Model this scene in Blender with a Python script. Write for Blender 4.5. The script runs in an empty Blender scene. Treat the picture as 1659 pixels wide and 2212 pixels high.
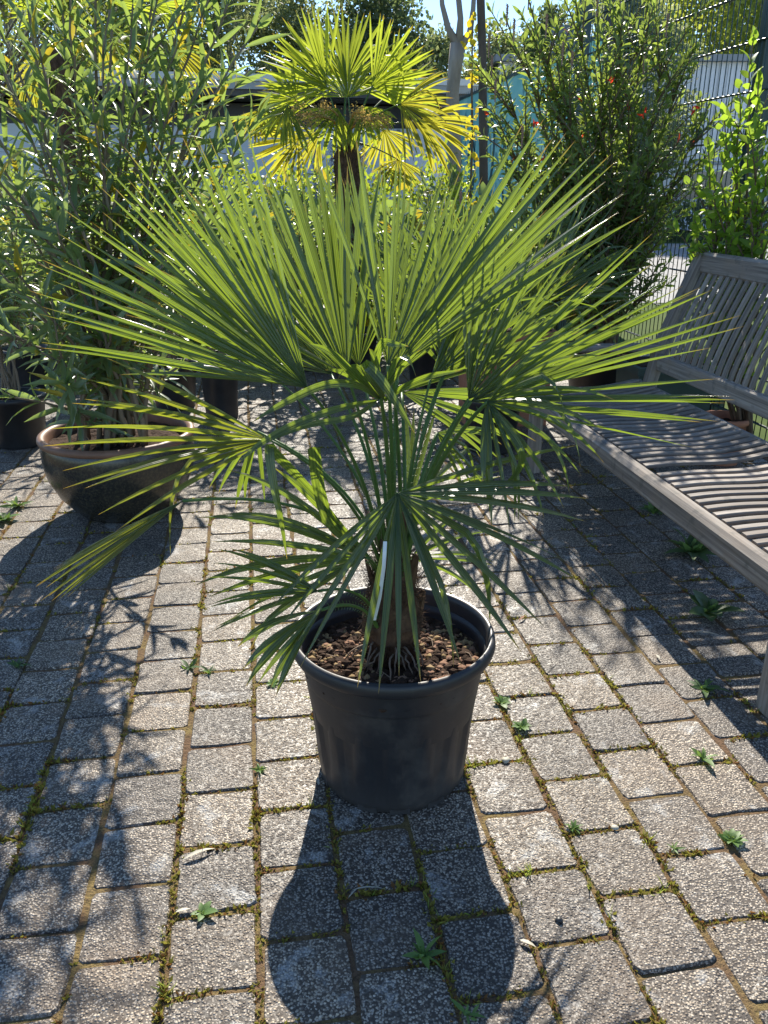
import bpy, math, random
import numpy as np
from mathutils import Vector, Matrix
R = math.radians
random.seed(11); rng = np.random.default_rng(7)
sc = bpy.context.scene
COL = sc.collection

# ------------------------------------------------------------------ camera, light, exposure
H, PITCH, F = 1.404, R(21.4), 1776.0      # eye height, downward tilt, focal length in 1659-px-wide photo pixels
cam = bpy.data.objects.new('camera', bpy.data.cameras.new('camera')); COL.objects.link(cam)
cam.location = (0, 0, H); cam.rotation_euler = (R(90) - PITCH, 0, 0)
cam.data.sensor_fit = 'HORIZONTAL'; cam.data.sensor_width = 36; cam.data.lens = 36 * F / 1659
cam.data.clip_start = 0.05; cam.data.clip_end = 500
sc.camera = cam
SUN_EL, SUN_AZ = 36.5, 0.8                 # elevation; azimuth east of +Y
w = bpy.data.worlds.new("World"); sc.world = w; w.use_nodes = True
nt = w.node_tree; nt.nodes.clear()
sky = nt.nodes.new('ShaderNodeTexSky'); sky.sky_type = 'NISHITA'; sky.sun_disc = False
sky.sun_elevation = R(SUN_EL); sky.sun_rotation = R(SUN_AZ); sky.air_density = 0.8; sky.dust_density = 0.0; sky.ozone_density = 3.0
bg = nt.nodes.new('ShaderNodeBackground'); bg.inputs[1].default_value = 0.12
wo = nt.nodes.new('ShaderNodeOutputWorld')
nt.links.new(sky.outputs[0], bg.inputs[0]); nt.links.new(bg.outputs[0], wo.inputs[0])
sun = bpy.data.objects.new('sun', bpy.data.lights.new('sun', 'SUN')); COL.objects.link(sun)
sun.data.energy = 5.0; sun.data.angle = R(0.5); sun.data.color = (1, .93, .81)
sdir = Vector((math.sin(R(SUN_AZ)) * math.cos(R(SUN_EL)), math.cos(R(SUN_AZ)) * math.cos(R(SUN_EL)), math.sin(R(SUN_EL))))
sun.rotation_euler = sdir.to_track_quat('Z', 'Y').to_euler()
sc.view_settings.view_transform = 'Standard'; sc.view_settings.look = 'None'
sc.view_settings.exposure = 0.95; sc.view_settings.gamma = 1; sc.view_settings.use_curve_mapping = False
sc.render.engine = 'CYCLES'; sc.cycles.max_bounces = 8; sc.cycles.transparent_max_bounces = 8

# ------------------------------------------------------------------ helpers
def P(x, y, Y):
    """world point at distance Y seen at photo position x, y (1659 wide)"""
    a = (x - 829.5) / F; b = -(y - 1106) / F
    d = (a, math.cos(PITCH) + b * math.sin(PITCH), -math.sin(PITCH) + b * math.cos(PITCH))
    t = Y / d[1]
    return Vector((d[0] * t, Y, H + d[2] * t))
def G(x, y, z=0.0):
    a = (x - 829.5) / F; b = -(y - 1106) / F
    d = (a, math.cos(PITCH) + b * math.sin(PITCH), -math.sin(PITCH) + b * math.cos(PITCH))
    t = (z - H) / d[2]
    return Vector((d[0] * t, d[1] * t, z))

class MB:
    def __init__(s): s.v = []; s.f = []; s.uv = []
    def add(s, vs, fs, uvs=None):
        o = len(s.v); s.v.extend([tuple(p) for p in vs]); s.f.extend([tuple(i + o for i in f) for f in fs])
        s.uv.extend(uvs if uvs else [(0, 0)] * len(vs))
        return s
    def box(s, c, size, rot=0, taper=1.0, axes=None):
        sx, sy, sz = [k / 2 for k in size]
        ca, sa = math.cos(rot), math.sin(rot); vs = []
        for z in (-sz, sz):
            k = taper if z > 0 else 1
            for x, y in ((-sx, -sy), (sx, -sy), (sx, sy), (-sx, sy)):
                X, Y = x * k, y * k
                if axes: vs.append(Vector(c) + axes[0] * X + axes[1] * Y + axes[2] * z)
                else: vs.append((c[0] + X * ca - Y * sa, c[1] + X * sa + Y * ca, c[2] + z))
        return s.add(vs, [(3, 2, 1, 0), (4, 5, 6, 7), (0, 1, 5, 4), (1, 2, 6, 5), (2, 3, 7, 6), (3, 0, 4, 7)])
    def tube(s, pts, rad, n=6, cap=True, flat=1.0, rough=0.0):
        pts = [Vector(p) for p in pts]; m = len(pts)
        if not hasattr(rad, '__len__'): rad = [rad] * m
        vs, uv, up = [], [], Vector((.31, .17, .93))
        for i, p in enumerate(pts):
            d = (pts[min(i + 1, m - 1)] - pts[max(i - 1, 0)])
            d = d.normalized() if d.length > 1e-9 else Vector((0, 0, 1))
            a = d.cross(up)
            if a.length < .15: a = d.cross(Vector((1, 0, 0)))
            a.normalize(); b = d.cross(a)
            for k in range(n):
                t = 2 * math.pi * k / n
                r = rad[i] * (1 + rough * (random.random() - .5))
                vs.append(p + a * (math.cos(t) * r) + b * (math.sin(t) * r * flat)); uv.append((k / n, i / max(1, m - 1)))
        fs = [(i * n + k, i * n + (k + 1) % n, (i + 1) * n + (k + 1) % n, (i + 1) * n + k) for i in range(m - 1) for k in range(n)]
        if cap: fs += [tuple(range(n))[::-1], tuple((m - 1) * n + k for k in range(n))]
        return s.add(vs, fs, uv)
    def lathe(s, prof, c=(0, 0, 0), n=48, fn=None):
        vs, uv = [], []; m = len(prof)
        for i, (r, z) in enumerate(prof):
            for k in range(n):
                t = 2 * math.pi * k / n; rr = r + (fn(t, z, i) if fn else 0)
                vs.append((c[0] + rr * math.cos(t), c[1] + rr * math.sin(t), c[2] + z)); uv.append((k / n, i / m))
        return s.add(vs, [(i * n + k, i * n + (k + 1) % n, (i + 1) * n + (k + 1) % n, (i + 1) * n + k) for i in range(m - 1) for k in range(n)], uv)
    def mesh(s, name, smooth=False):
        me = bpy.data.meshes.new(name); me.from_pydata(s.v, [], s.f)
        uvl = me.uv_layers.new(name='UVMap')
        li = np.empty(len(me.loops), dtype=np.int32); me.loops.foreach_get('vertex_index', li)
        uvl.data.foreach_set('uv', np.array(s.uv, dtype=np.float32)[li].ravel())
        if smooth: me.shade_smooth()
        return me
    def obj(s, name, mat, parent=None, smooth=False, rel=True):
        """verts are given in world space; shift them under the parent's base"""
        if parent is not None and rel:
            l = parent_origin(parent); s.v = [(a - l[0], b - l[1], c - l[2]) for a, b, c in s.v]
        return link(name, s.mesh(name, smooth), mat, parent)
ORI = {}
def parent_origin(p):
    return ORI.get(p.name, (0, 0, 0))
def link(name, me, mat=None, parent=None):
    if mat is not None and not me.materials: me.materials.append(mat)
    o = bpy.data.objects.new(name, me); COL.objects.link(o)
    if parent is not None: o.parent = parent; ORI[o.name] = parent_origin(parent)
    return o
def tag(o, label=None, cat=None, group=None, kind=None):
    for k, v in (('label', label), ('category', cat), ('group', group), ('kind', kind)):
        if v: o[k] = v
    return o
def thing(name, loc, label, cat, group=None, rz=0):
    o = bpy.data.objects.new(name, None); COL.objects.link(o); o.location = loc; o.rotation_euler = (0, 0, rz)
    o.empty_display_size = .1; ORI[o.name] = tuple(loc) if rz == 0 else (0, 0, 0)
    return tag(o, label, cat, group)
def bez(a, b, c, n=10, d=None):
    a, b, c = Vector(a), Vector(b), Vector(c); out = []
    for i in range(n + 1):
        t = i / n
        if d is None: out.append(a * (1 - t) ** 2 + b * (2 * t * (1 - t)) + c * t * t)
        else: out.append(a * (1 - t) ** 3 + b * (3 * t * (1 - t) ** 2) + c * (3 * t * t * (1 - t)) + Vector(d) * t ** 3)
    return out

# numpy leaf clouds ---------------------------------------------------------------
def leaf_template(kind):
    if kind == 'lance':      # long narrow leaf with a folded midrib, arched
        t = [0, .18, .45, .75, 1]; w_ = [.12, .75, 1, .62, .02]; z = [0, .035, .05, .02, -.06]
    elif kind == 'oval':
        t = [0, .2, .5, .8, 1]; w_ = [.08, .8, 1, .62, .02]; z = [0, .03, .04, .0, -.07]
    elif kind == 'card':
        v = [(0, 0, 0), (.5, .5, .05), (1, 0, 0), (.5, -.5, .05)]
        return np.array(v, float), np.array([(0, 1, 2), (0, 2, 3)]), np.array([(.5, 0), (1, .5), (.5, 1), (0, .5)], float)
    v, f, uv = [], [], []
    for i in range(len(t)):
        for c, h in ((-.5, .12), (0, 0), (.5, .12)):
            v.append((t[i], c * w_[i], z[i] + h * w_[i] * (.25 if kind == 'lance' else .4))); uv.append((c + .5, t[i]))
    for i in range(len(t) - 1):
        for k in (0, 1):
            a = i * 3 + k; f += [(a, a + 1, a + 4), (a, a + 4, a + 3)]
    return np.array(v, float), np.array(f), np.array(uv, float)
TPL = {k: leaf_template(k) for k in ('lance', 'oval', 'card')}
def nrmz(a): return a / np.maximum(np.linalg.norm(a, axis=1, keepdims=True), 1e-9)
def frames(D, U):
    D = nrmz(D); S = nrmz(np.cross(D, U)); N = np.cross(S, D); return D, S, N
def cloud_mesh(name, Pn, D, U, L, W, kind='card', smooth=False):
    tv, tf, tu = TPL[kind]; n = len(Pn); k = len(tv)
    D, S, N = frames(D, U); L = np.asarray(L).reshape(-1, 1, 1); W = np.asarray(W).reshape(-1, 1, 1)
    V = Pn[:, None, :] + D[:, None, :] * (tv[None, :, 0:1] * L) + S[:, None, :] * (tv[None, :, 1:2] * W) + N[:, None, :] * (tv[None, :, 2:3] * L)
    Fc = (tf[None] + (np.arange(n) * k)[:, None, None]).reshape(-1, 3)
    return np_mesh(name, V.reshape(-1, 3), Fc, np.tile(tu, (n, 1)), smooth)
def np_mesh(name, V, Fc, UV=None, smooth=False):
    me = bpy.data.meshes.new(name); nf = len(Fc)
    me.vertices.add(len(V)); me.vertices.foreach_set('co', V.astype(np.float32).ravel())
    me.loops.add(nf * 3); me.loops.foreach_set('vertex_index', Fc.astype(np.int32).ravel())
    me.polygons.add(nf); me.polygons.foreach_set('loop_start', (np.arange(nf) * 3).astype(np.int32))
    me.polygons.foreach_set('loop_total', np.full(nf, 3, np.int32))
    if UV is not None:
        l = me.uv_layers.new(name='UVMap'); l.data.foreach_set('uv', UV[Fc.ravel()].astype(np.float32).ravel())
    me.update(calc_edges=True)
    if smooth: me.shade_smooth()
    return me
UNIT = {}
def leaf_objects(name, parent, Pn, D, U, L, W, kind, mat, label=None):
    """each leaf an object of its own; all share one mesh"""
    key = (kind, mat.name)
    if key not in UNIT:
        tv, tf, tu = TPL[kind]; UNIT[key] = np_mesh('leaf', tv, tf, tu); UNIT[key].materials.append(mat)
    me = UNIT[key]; D, S, N = frames(D, U); org = np.array(parent_origin(parent)); P_ = Pn - org
    for i in range(len(Pn)):
        o = bpy.data.objects.new(name, me); COL.objects.link(o); o.parent = parent
        d, s, n_, p = D[i] * L[i], S[i] * W[i], N[i] * L[i], P_[i]
        o.matrix_basis = Matrix(((d[0], s[0], n_[0], p[0]), (d[1], s[1], n_[1], p[1]), (d[2], s[2], n_[2], p[2]), (0, 0, 0, 1)))
def foliage(parent, Pn, D, U, L, W, kind, mat, single=300, name='leaf', rest='foliage'):
    """nearest / biggest leaves as parts, the rest one 'stuff' part"""
    Pn, D, U, L, W = map(np.asarray, (Pn, D, U, L, W))
    dist = np.linalg.norm(Pn - np.array([0, 0, H]), axis=1)
    # only those inside the frame count as the largest in the photo
    dep = Pn[:, 1] * math.cos(PITCH) - (Pn[:, 2] - H) * math.sin(PITCH)
    px = Pn[:, 0] / dep * F; py = ((Pn[:, 2] - H) * math.cos(PITCH) + Pn[:, 1] * math.sin(PITCH)) / dep * F
    score = L / dist * ((abs(px) < 820) & (abs(py) < 1096))
    idx = np.argsort(-score)[:single]; m = np.zeros(len(Pn), bool); m[idx] = True
    leaf_objects(name, parent, Pn[m], D[m], U[m], L[m], W[m], kind, mat)
    if (~m).any():
        org = np.array(parent_origin(parent))
        o = link(rest, cloud_mesh(rest, Pn[~m] - org, D[~m], U[~m], L[~m], W[~m], kind), mat, parent); o['kind'] = 'stuff'

# ------------------------------------------------------------------ materials
class N:
    def __init__(s, name):
        s.m = bpy.data.materials.new(name); s.m.use_nodes = True; s.t = s.m.node_tree; s.t.nodes.clear()
        s.out = s.n('OutputMaterial')
    def n(s, t, **kw):
        nd = s.t.nodes.new('ShaderNode' + t)
        for k, v in kw.items():
            if k in nd.inputs.keys(): s.set(nd, k, v)
            else: setattr(nd, k, v)
        return nd
    def set(s, nd, k, v):
        i = nd.inputs[k]
        if isinstance(v, bpy.types.NodeSocket): s.t.links.new(v, i)
        else:
            if i.type == 'RGBA' and len(v) == 3: v = (*v, 1)
            i.default_value = v
    def pos(s, scale=(1, 1, 1), kind='geo'):
        if kind == 'geo': o = s.n('NewGeometry').outputs['Position']
        else: o = s.n('TexCoord').outputs['Object']
        mp = s.n('Mapping'); s.set(mp, 'Vector', o); s.set(mp, 'Scale', scale); return mp.outputs[0]
    def noise(s, vec, scale, detail=3, rough=.55, dist=0):
        nd = s.n('TexNoise'); s.set(nd, 'Vector', vec); s.set(nd, 'Scale', scale); s.set(nd, 'Detail', detail); s.set(nd, 'Roughness', rough); s.set(nd, 'Distortion', dist)
        return nd.outputs['Fac']
    def ramp(s, fac, stops):
        r = s.n('ValToRGB'); s.set(r, 'Fac', fac); e = r.color_ramp.elements
        while len(e) < len(stops): e.new(.5)
        for el, (p, c) in zip(e, stops): el.position = p; el.color = (*c, 1) if len(c) == 3 else c
        return r.outputs['Color']
    def ramp1(s, fac, a, b, lo=0., hi=1.):
        r = s.n('MapRange'); s.set(r, 'Value', fac); s.set(r, 'From Min', a); s.set(r, 'From Max', b); s.set(r, 'To Min', lo); s.set(r, 'To Max', hi); return r.outputs[0]
    def mix(s, fac, a, b, mode='MIX'):
        m = s.n('Mix', data_type='RGBA', blend_type=mode)
        for i, v in ((0, fac), (6, a), (7, b)):
            if isinstance(v, bpy.types.NodeSocket): s.t.links.new(v, m.inputs[i])
            else: m.inputs[i].default_value = v if not (i and len(v) == 3) else (*v, 1)
        return m.outputs[2]
    def math(s, op, a, b=0.0):
        m = s.n('Math', operation=op)
        for i, v in ((0, a), (1, b)):
            if isinstance(v, bpy.types.NodeSocket): s.t.links.new(v, m.inputs[i])
            else: m.inputs[i].default_value = v
        return m.outputs[0]
    def bump(s, h, strength, dist, prev=None):
        b = s.n('Bump'); s.set(b, 'Height', h); s.set(b, 'Strength', strength); s.set(b, 'Distance', dist)
        if prev: s.set(b, 'Normal', prev)
        return b.outputs[0]
    def bsdf(s, col, rough=.6, spec=.5, normal=None, **kw):
        b = s.n('BsdfPrincipled'); s.set(b, 'Base Color', col); s.set(b, 'Roughness', rough); s.set(b, 'Specular IOR Level', spec)
        if normal: s.set(b, 'Normal', normal)
        for k, v in kw.items(): s.set(b, k.replace('_', ' '), v)
        return b.outputs[0]
    def done(s, sh): s.t.links.new(sh, s.out.inputs[0]); return s.m
    def rnd(s):
        a = s.n('NewGeometry').outputs['Random Per Island']; b = s.n('ObjectInfo').outputs['Random']
        return s.math('FRACT', s.math('ADD', a, s.math('MULTIPLY', b, 7.31)))

def leaf_mat(name, c1, c2, trans, tfac=.45, rough=.38, spec=.5, odd=None, tip=None, stripes=0, midrib=None):
    m = N(name); r = m.rnd()
    col = m.mix(r, c1, c2)
    tc = m.mix(r, trans, tuple(k * .7 for k in trans))
    if odd:                                                        # a few leaves of another colour (yellowing, young red)
        o = m.math('GREATER_THAN', m.math('FRACT', m.math('MULTIPLY', r, 13.7)), 1 - odd[0])
        col = m.mix(o, col, odd[1]); tc = m.mix(o, tc, odd[2])
    uv = m.n('TexCoord').outputs['UV']; sp = m.n('SeparateXYZ'); m.set(sp, 'Vector', uv)
    nrm = None
    if stripes:
        wv = m.math('SINE', m.math('MULTIPLY', sp.outputs[0], stripes * 6.283))
        k = m.ramp1(wv, -1, 1, .72, 1.12)
        g = m.n('CombineColor'); [m.set(g, c, k) for c in ('Red', 'Green', 'Blue')]
        col = m.mix(1.0, col, g.outputs[0], 'MULTIPLY'); tc = m.mix(1.0, tc, g.outputs[0], 'MULTIPLY')
        nrm = m.bump(wv, .35, .0006)
    if midrib:
        d = m.math('ABSOLUTE', m.math('SUBTRACT', sp.outputs[0], .5)); k = m.math('LESS_THAN', d, .06)
        col = m.mix(k, col, midrib)
    if tip:                                                        # yellow-brown dried tips and blotches
        nz = m.noise(m.pos(), 22, 3)
        k = m.ramp1(m.math('ADD', sp.outputs[1], m.math('MULTIPLY', nz, .16)), 1.0, 1.07)
        blot = m.ramp1(m.noise(m.pos(), 9, 4), .70, .76)
        k = m.math('MAXIMUM', k, m.math('MULTIPLY', blot, .6))
        col = m.mix(k, col, tip); tc = m.mix(k, tc, tuple(min(1, q * 1.3) for q in tip))
    a = m.bsdf(col, rough, spec, nrm)
    t = m.n('BsdfTranslucent'); m.set(t, 'Color', tc)
    if nrm: m.set(t, 'Normal', nrm)
    mx = m.n('MixShader'); mx.inputs[0].default_value = tfac
    m.t.links.new(a, mx.inputs[1]); m.t.links.new(t.outputs[0], mx.inputs[2])
    return m.done(mx.outputs[0])
def simple(name, c1, c2, scale=8, rough=.7, spec=.4, bump=0, stretch=(1, 1, 1), kind='obj', bd=.004, **kw):
    m = N(name); v = m.pos(stretch, kind); f = m.noise(v, scale, 5, .6)
    col = m.mix(m.ramp1(f, .3, .7), c1, c2)
    return m.done(m.bsdf(col, rough, spec, m.bump(f, bump, bd) if bump else None, **kw))

M = {}
M['palm_blade'] = leaf_mat('palm_blade', (.016, .042, .022), (.046, .085, .034), (.42, .58, .045), .35, .28, .9, tip=(.42, .26, .04), stripes=4)
M['palm_blade_old'] = leaf_mat('palm_blade_old', (.035, .065, .022), (.06, .09, .028), (.50, .56, .04), .38, .30, .8, tip=(.55, .33, .03), stripes=4)
M['palm_petiole'] = leaf_mat('palm_petiole', (.09, .17, .035), (.07, .14, .03), (.15, .24, .03), .12, .4, .5)
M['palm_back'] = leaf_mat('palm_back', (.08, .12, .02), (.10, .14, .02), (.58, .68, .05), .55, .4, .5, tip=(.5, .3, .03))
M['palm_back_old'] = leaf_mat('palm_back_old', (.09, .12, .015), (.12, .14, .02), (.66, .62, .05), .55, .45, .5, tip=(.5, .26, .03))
M['oleander'] = leaf_mat('oleander_leaf', (.065, .12, .065), (.10, .165, .09), (.46, .62, .11), .38, .36, 1.0, odd=(.06, (.30, .26, .03), (.7, .55, .04)), midrib=(.12, .19, .08))
M['bottlebrush'] = leaf_mat('bottlebrush_leaf', (.08, .13, .05), (.12, .18, .07), (.46, .60, .09), .42, .4, .6, odd=(.004, (.35, .05, .02), (.8, .10, .03)))
M['hornbeam'] = leaf_mat('hornbeam_leaf', (.09, .18, .03), (.13, .22, .04), (.50, .72, .06), .5, .45, .4)
M['hedge'] = leaf_mat('hedge_leaf', (.06, .12, .02), (.10, .17, .03), (.50, .62, .05), .5, .4, .5)
M['tree'] = leaf_mat('tree_leaf', (.14, .17, .08), (.19, .22, .11), (.46, .52, .20), .42, .6, .3)  # far leaves made paler: distance haze is put into the colour
M['tree_lime'] = leaf_mat('tree_leaf_lime', (.10, .15, .03), (.15, .19, .04), (.55, .62, .08), .5, .6, .3)
M['tree_dark'] = leaf_mat('tree_leaf_dark', (.07, .10, .05), (.10, .13, .06), (.26, .34, .11), .35, .6, .3)
M['maple'] = leaf_mat('maple_leaf', (.35, .30, .03), (.45, .34, .03), (.95, .75, .04), .55, .5, .3)
M['silver'] = leaf_mat('silver_leaf', (.14, .18, .13), (.18, .22, .17), (.30, .36, .18), .35, .35, .6)
M['weed'] = leaf_mat('weed_leaf', (.10, .19, .05), (.14, .24, .07), (.32, .48, .08), .35, .5, .4)
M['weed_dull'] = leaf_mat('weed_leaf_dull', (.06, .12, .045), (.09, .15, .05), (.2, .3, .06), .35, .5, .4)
M['moss'] = leaf_mat('moss_tuft', (.19, .17, .035), (.26, .23, .05), (.44, .41, .07), .35, .8, .1, odd=(.25, (.20, .10, .04), (.3, .15, .04)))
M['grass'] = leaf_mat('grass_blade', (.12, .20, .03), (.20, .25, .06), (.5, .6, .1), .4, .5, .3)
M['dry'] = simple('dry_leaf', (.50, .47, .38), (.36, .33, .25), 30, .6)
M['twig'] = simple('twig_bark', (.11, .075, .05), (.20, .15, .11), 14, .8, .2, .5)
M['stem'] = simple('oleander_stem', (.16, .12, .085), (.26, .22, .16), 12, .75, .3, .5, (1, 1, .4))
M['bark_grey'] = simple('grey_bark', (.22, .19, .16), (.38, .34, .30), 10, .85, .2, .8, (1, 1, .3))
M['bark_dark'] = simple('dark_bark', (.07, .055, .045), (.14, .11, .09), 10, .85, .2, .8, (1, 1, .3))
M['fibre'] = simple('palm_fibre', (.05, .032, .022), (.15, .095, .06), 60, .95, .1, 1.0, (1, 1, .35), bd=.01)
M['fibre_red'] = simple('palm_trunk_fibre', (.035, .018, .011), (.15, .085, .045), 40, .85, .2, 1.0, (1, 1, .5), bd=.008)  # darkened: the shade on the trunk is put into its colour
M['root'] = simple('root', (.22, .15, .10), (.34, .25, .17), 30, .7)
M['wire_green'] = simple('dark_green_coating', (.018, .045, .042), (.026, .058, .052), 6, .4, .5)
M['terracotta'] = simple('terracotta', (.36, .15, .09), (.46, .22, .14), 9, .8, .2, .2)
M['brown_lip'] = simple('brown_glaze_lip', (.15, .075, .045), (.25, .14, .09), 9, .5, .4, .2)
M['soil'] = simple('soil', (.035, .022, .015), (.085, .055, .04), 60, .95, .1, 1.0, kind='geo', bd=.01)
M['pumice'] = simple('pumice_granule', (.26, .18, .09), (.44, .32, .18), 20, .9, .1, .6, kind='geo')
M['bark_chip'] = simple('bark_chip', (.20, .11, .07), (.36, .22, .15), 40, .9, .1)
M['white_label'] = simple('white_plastic', (.80, .80, .80), (.76, .77, .78), 5, .4)
M['flower_gold'] = leaf_mat('palm_flower', (.42, .30, .10), (.5, .36, .14), (.7, .48, .12), .4, .7, .2)
M['bud'] = simple('bud_scale', (.22, .12, .09), (.42, .28, .22), 50, .7)
M['red_bloom'] = leaf_mat('red_bloom', (.6, .03, .02), (.7, .05, .03), (.9, .08, .03), .5, .5, .3)

def black_pot():
    m = N('black_plastic'); v = m.pos((1, 1, 1), 'obj'); f = m.noise(v, 7, 5, .65)
    st = m.noise(m.pos((22, 22, 1.2), 'obj'), 1.0, 4, .7)
    z = m.n('SeparateXYZ'); m.set(z, 'Vector', m.pos((1, 1, 1), 'obj'))
    dust = m.math('ADD', m.math('MULTIPLY', m.ramp1(z.outputs[2], .0, .10, 1, 0), .35), m.ramp1(f, .5, .78, 0, .7))
    col = m.mix(dust, (.022, .022, .025), (.10, .09, .078))
    col = m.mix(m.ramp1(st, .6, .75, 0, .25), col, (.10, .09, .08))
    return m.done(m.bsdf(col, m.ramp1(f, .3, .7, .36, .55), .5, m.bump(m.noise(v, 60, 3), .1, .002)))
M['pot'] = black_pot()
M['pot_dull'] = simple('nursery_pot_plastic', (.018, .018, .02), (.04, .04, .042), 6, .45, .5)
M['planter'] = simple('planter_plastic', (.03, .06, .055), (.05, .08, .075), 6, .5, .4)
def glaze():
    m = N('dark_glazed_ceramic'); f = m.noise(m.pos((1, 1, 1), 'obj'), 90, 3, .7); g = m.noise(m.pos((1, 1, .5), 'obj'), 5, 4)
    col = m.mix(m.ramp1(f, .45, .7), (.022, .022, .020), (.075, .065, .04))
    col = m.mix(m.ramp1(g, .5, .75, 0, .5), col, (.10, .085, .055))
    return m.done(m.bsdf(col, .24, .6, m.bump(f, .12, .002)))
M['glaze'] = glaze()
def paver():
    m = N('exposed_aggregate'); p = m.pos()
    v = m.n('TexVoronoi'); m.set(v, 'Vector', p); m.set(v, 'Scale', 165.0)
    v2 = m.n('TexVoronoi'); m.set(v2, 'Vector', p); m.set(v2, 'Scale', 310.0)
    sepc = m.n('SeparateColor'); m.set(sepc, 'Color', v.outputs['Color'])
    r = sepc.outputs[0]
    stone = m.ramp(r, [(0, (.11, .097, .084)), (.30, (.17, .15, .13)), (.58, (.275, .243, .205)), (.86, (.42, .375, .315)), (1, (.64, .59, .51))])
    d = v.outputs['Distance']; gap = m.ramp1(d, .36, .56)
    col = m.mix(gap, stone, (.060, .050, .042))
    sep2 = m.n('SeparateColor'); m.set(sep2, 'Color', v2.outputs['Color'])
    col = m.mix(m.math('MULTIPLY', m.math('GREATER_THAN', sep2.outputs[1], .86), .7), col, (.50, .47, .42))
    ob = m.n('ObjectInfo').outputs['Random']
    tint = m.ramp(ob, [(0, (.74, .71, .69)), (.5, (1.0, .94, .87)), (1, (1.26, 1.14, .99))])
    col = m.mix(1.0, col, tint, 'MULTIPLY')
    big = m.ramp1(m.noise(p, 1.7, 3), .35, .65, .70, 1.16)
    g = m.n('CombineColor'); [m.set(g, c, big) for c in ('Red', 'Green', 'Blue')]
    col = m.mix(1.0, col, g.outputs[0], 'MULTIPLY')
    # pale lichen patches and brown silt
    li = m.noise(p, 8.5, 5, .65, .3); fine = m.noise(p, 210, 2)
    lk = m.math('MULTIPLY', m.ramp1(li, .575, .65), m.ramp1(fine, .38, .6, .25, 1))
    col = m.mix(m.math('MULTIPLY', lk, .65), col, (.50, .50, .48))
    br = m.math('MULTIPLY', m.ramp1(m.noise(p, 3.1, 4, .6), .50, .70, 0, .6), m.ramp1(fine, .3, .6, .4, 1))
    col = m.mix(br, col, (.21, .15, .10))
    h = m.math('SUBTRACT', m.math('MULTIPLY', m.ramp1(d, 0, .55, 1, 0), 1.0), m.math('MULTIPLY', r, -.5))
    n1 = m.bump(h, .8, .0035)
    n2 = m.bump(m.noise(p, 30, 4), .35, .006, n1)
    return m.done(m.bsdf(col, m.ramp1(r, 0, 1, .75, .42), .5, n2))
M['paver'] = paver()
def joint():
    m = N('joint_soil'); p = m.pos(); a = m.noise(p, 9, 4); b = m.noise(p, 160, 3)
    col = m.mix(m.ramp1(a, .42, .6), (.16, .10, .06), (.21, .155, .065))
    col = m.mix(m.ramp1(b, .45, .75), col, (.08, .055, .035), 'MIX')
    return m.done(m.bsdf(col, .95, .1, m.bump(b, 1, .006)))
M['joint'] = joint()
def wood():
    m = N('weathered_teak'); o = m.n('TexCoord').outputs['Object']; rn = m.n('ObjectInfo').outputs['Random']
    ad = m.n('VectorMath', operation='ADD'); m.t.links.new(o, ad.inputs[0])
    cx = m.n('CombineXYZ'); m.set(cx, 'Z', m.math('MULTIPLY', rn, 17.0)); m.set(cx, 'X', m.math('MULTIPLY', rn, 3.0)); m.t.links.new(cx.outputs[0], ad.inputs[1])
    uv = m.n('TexCoord').outputs['UV']
    mp = m.n('Mapping'); m.set(mp, 'Vector', uv); m.set(mp, 'Scale', (1.2, 42, 42)); ad2 = m.n('VectorMath', operation='ADD'); m.t.links.new(mp.outputs[0], ad2.inputs[0]); m.t.links.new(cx.outputs[0], ad2.inputs[1])
    g = m.noise(ad2.outputs[0], 1.6, 6, .65, .4)
    s = m.noise(ad.outputs[0], 7, 4, .6)
    col = m.ramp(g, [(.25, (.09, .078, .068)), (.5, (.25, .218, .19)), (.75, (.44, .40, .355))])
    col = m.mix(m.ramp1(s, .46, .72, 0, .45), col, (.30, .225, .16))
    col = m.mix(m.ramp1(m.noise(ad.outputs[0], 19, 3), .58, .7, 0, .6), col, (.10, .10, .09))
    k = m.ramp1(rn, 0, 1, .75, 1.15); gg = m.n('CombineColor'); [m.set(gg, c, k) for c in ('Red', 'Green', 'Blue')]
    col = m.mix(1.0, col, gg.outputs[0], 'MULTIPLY')
    return m.done(m.bsdf(col, .7, .35, m.bump(g, .5, .003)))
M['teak'] = wood()

def structure(o, **kw): o['kind'] = 'structure'; return o
def sheet(name, pts, z, mat):
    b = MB(); b.add([(x, y, z) for x, y in pts], [tuple(range(len(pts)))]); return structure(b.obj(name, mat))

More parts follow.
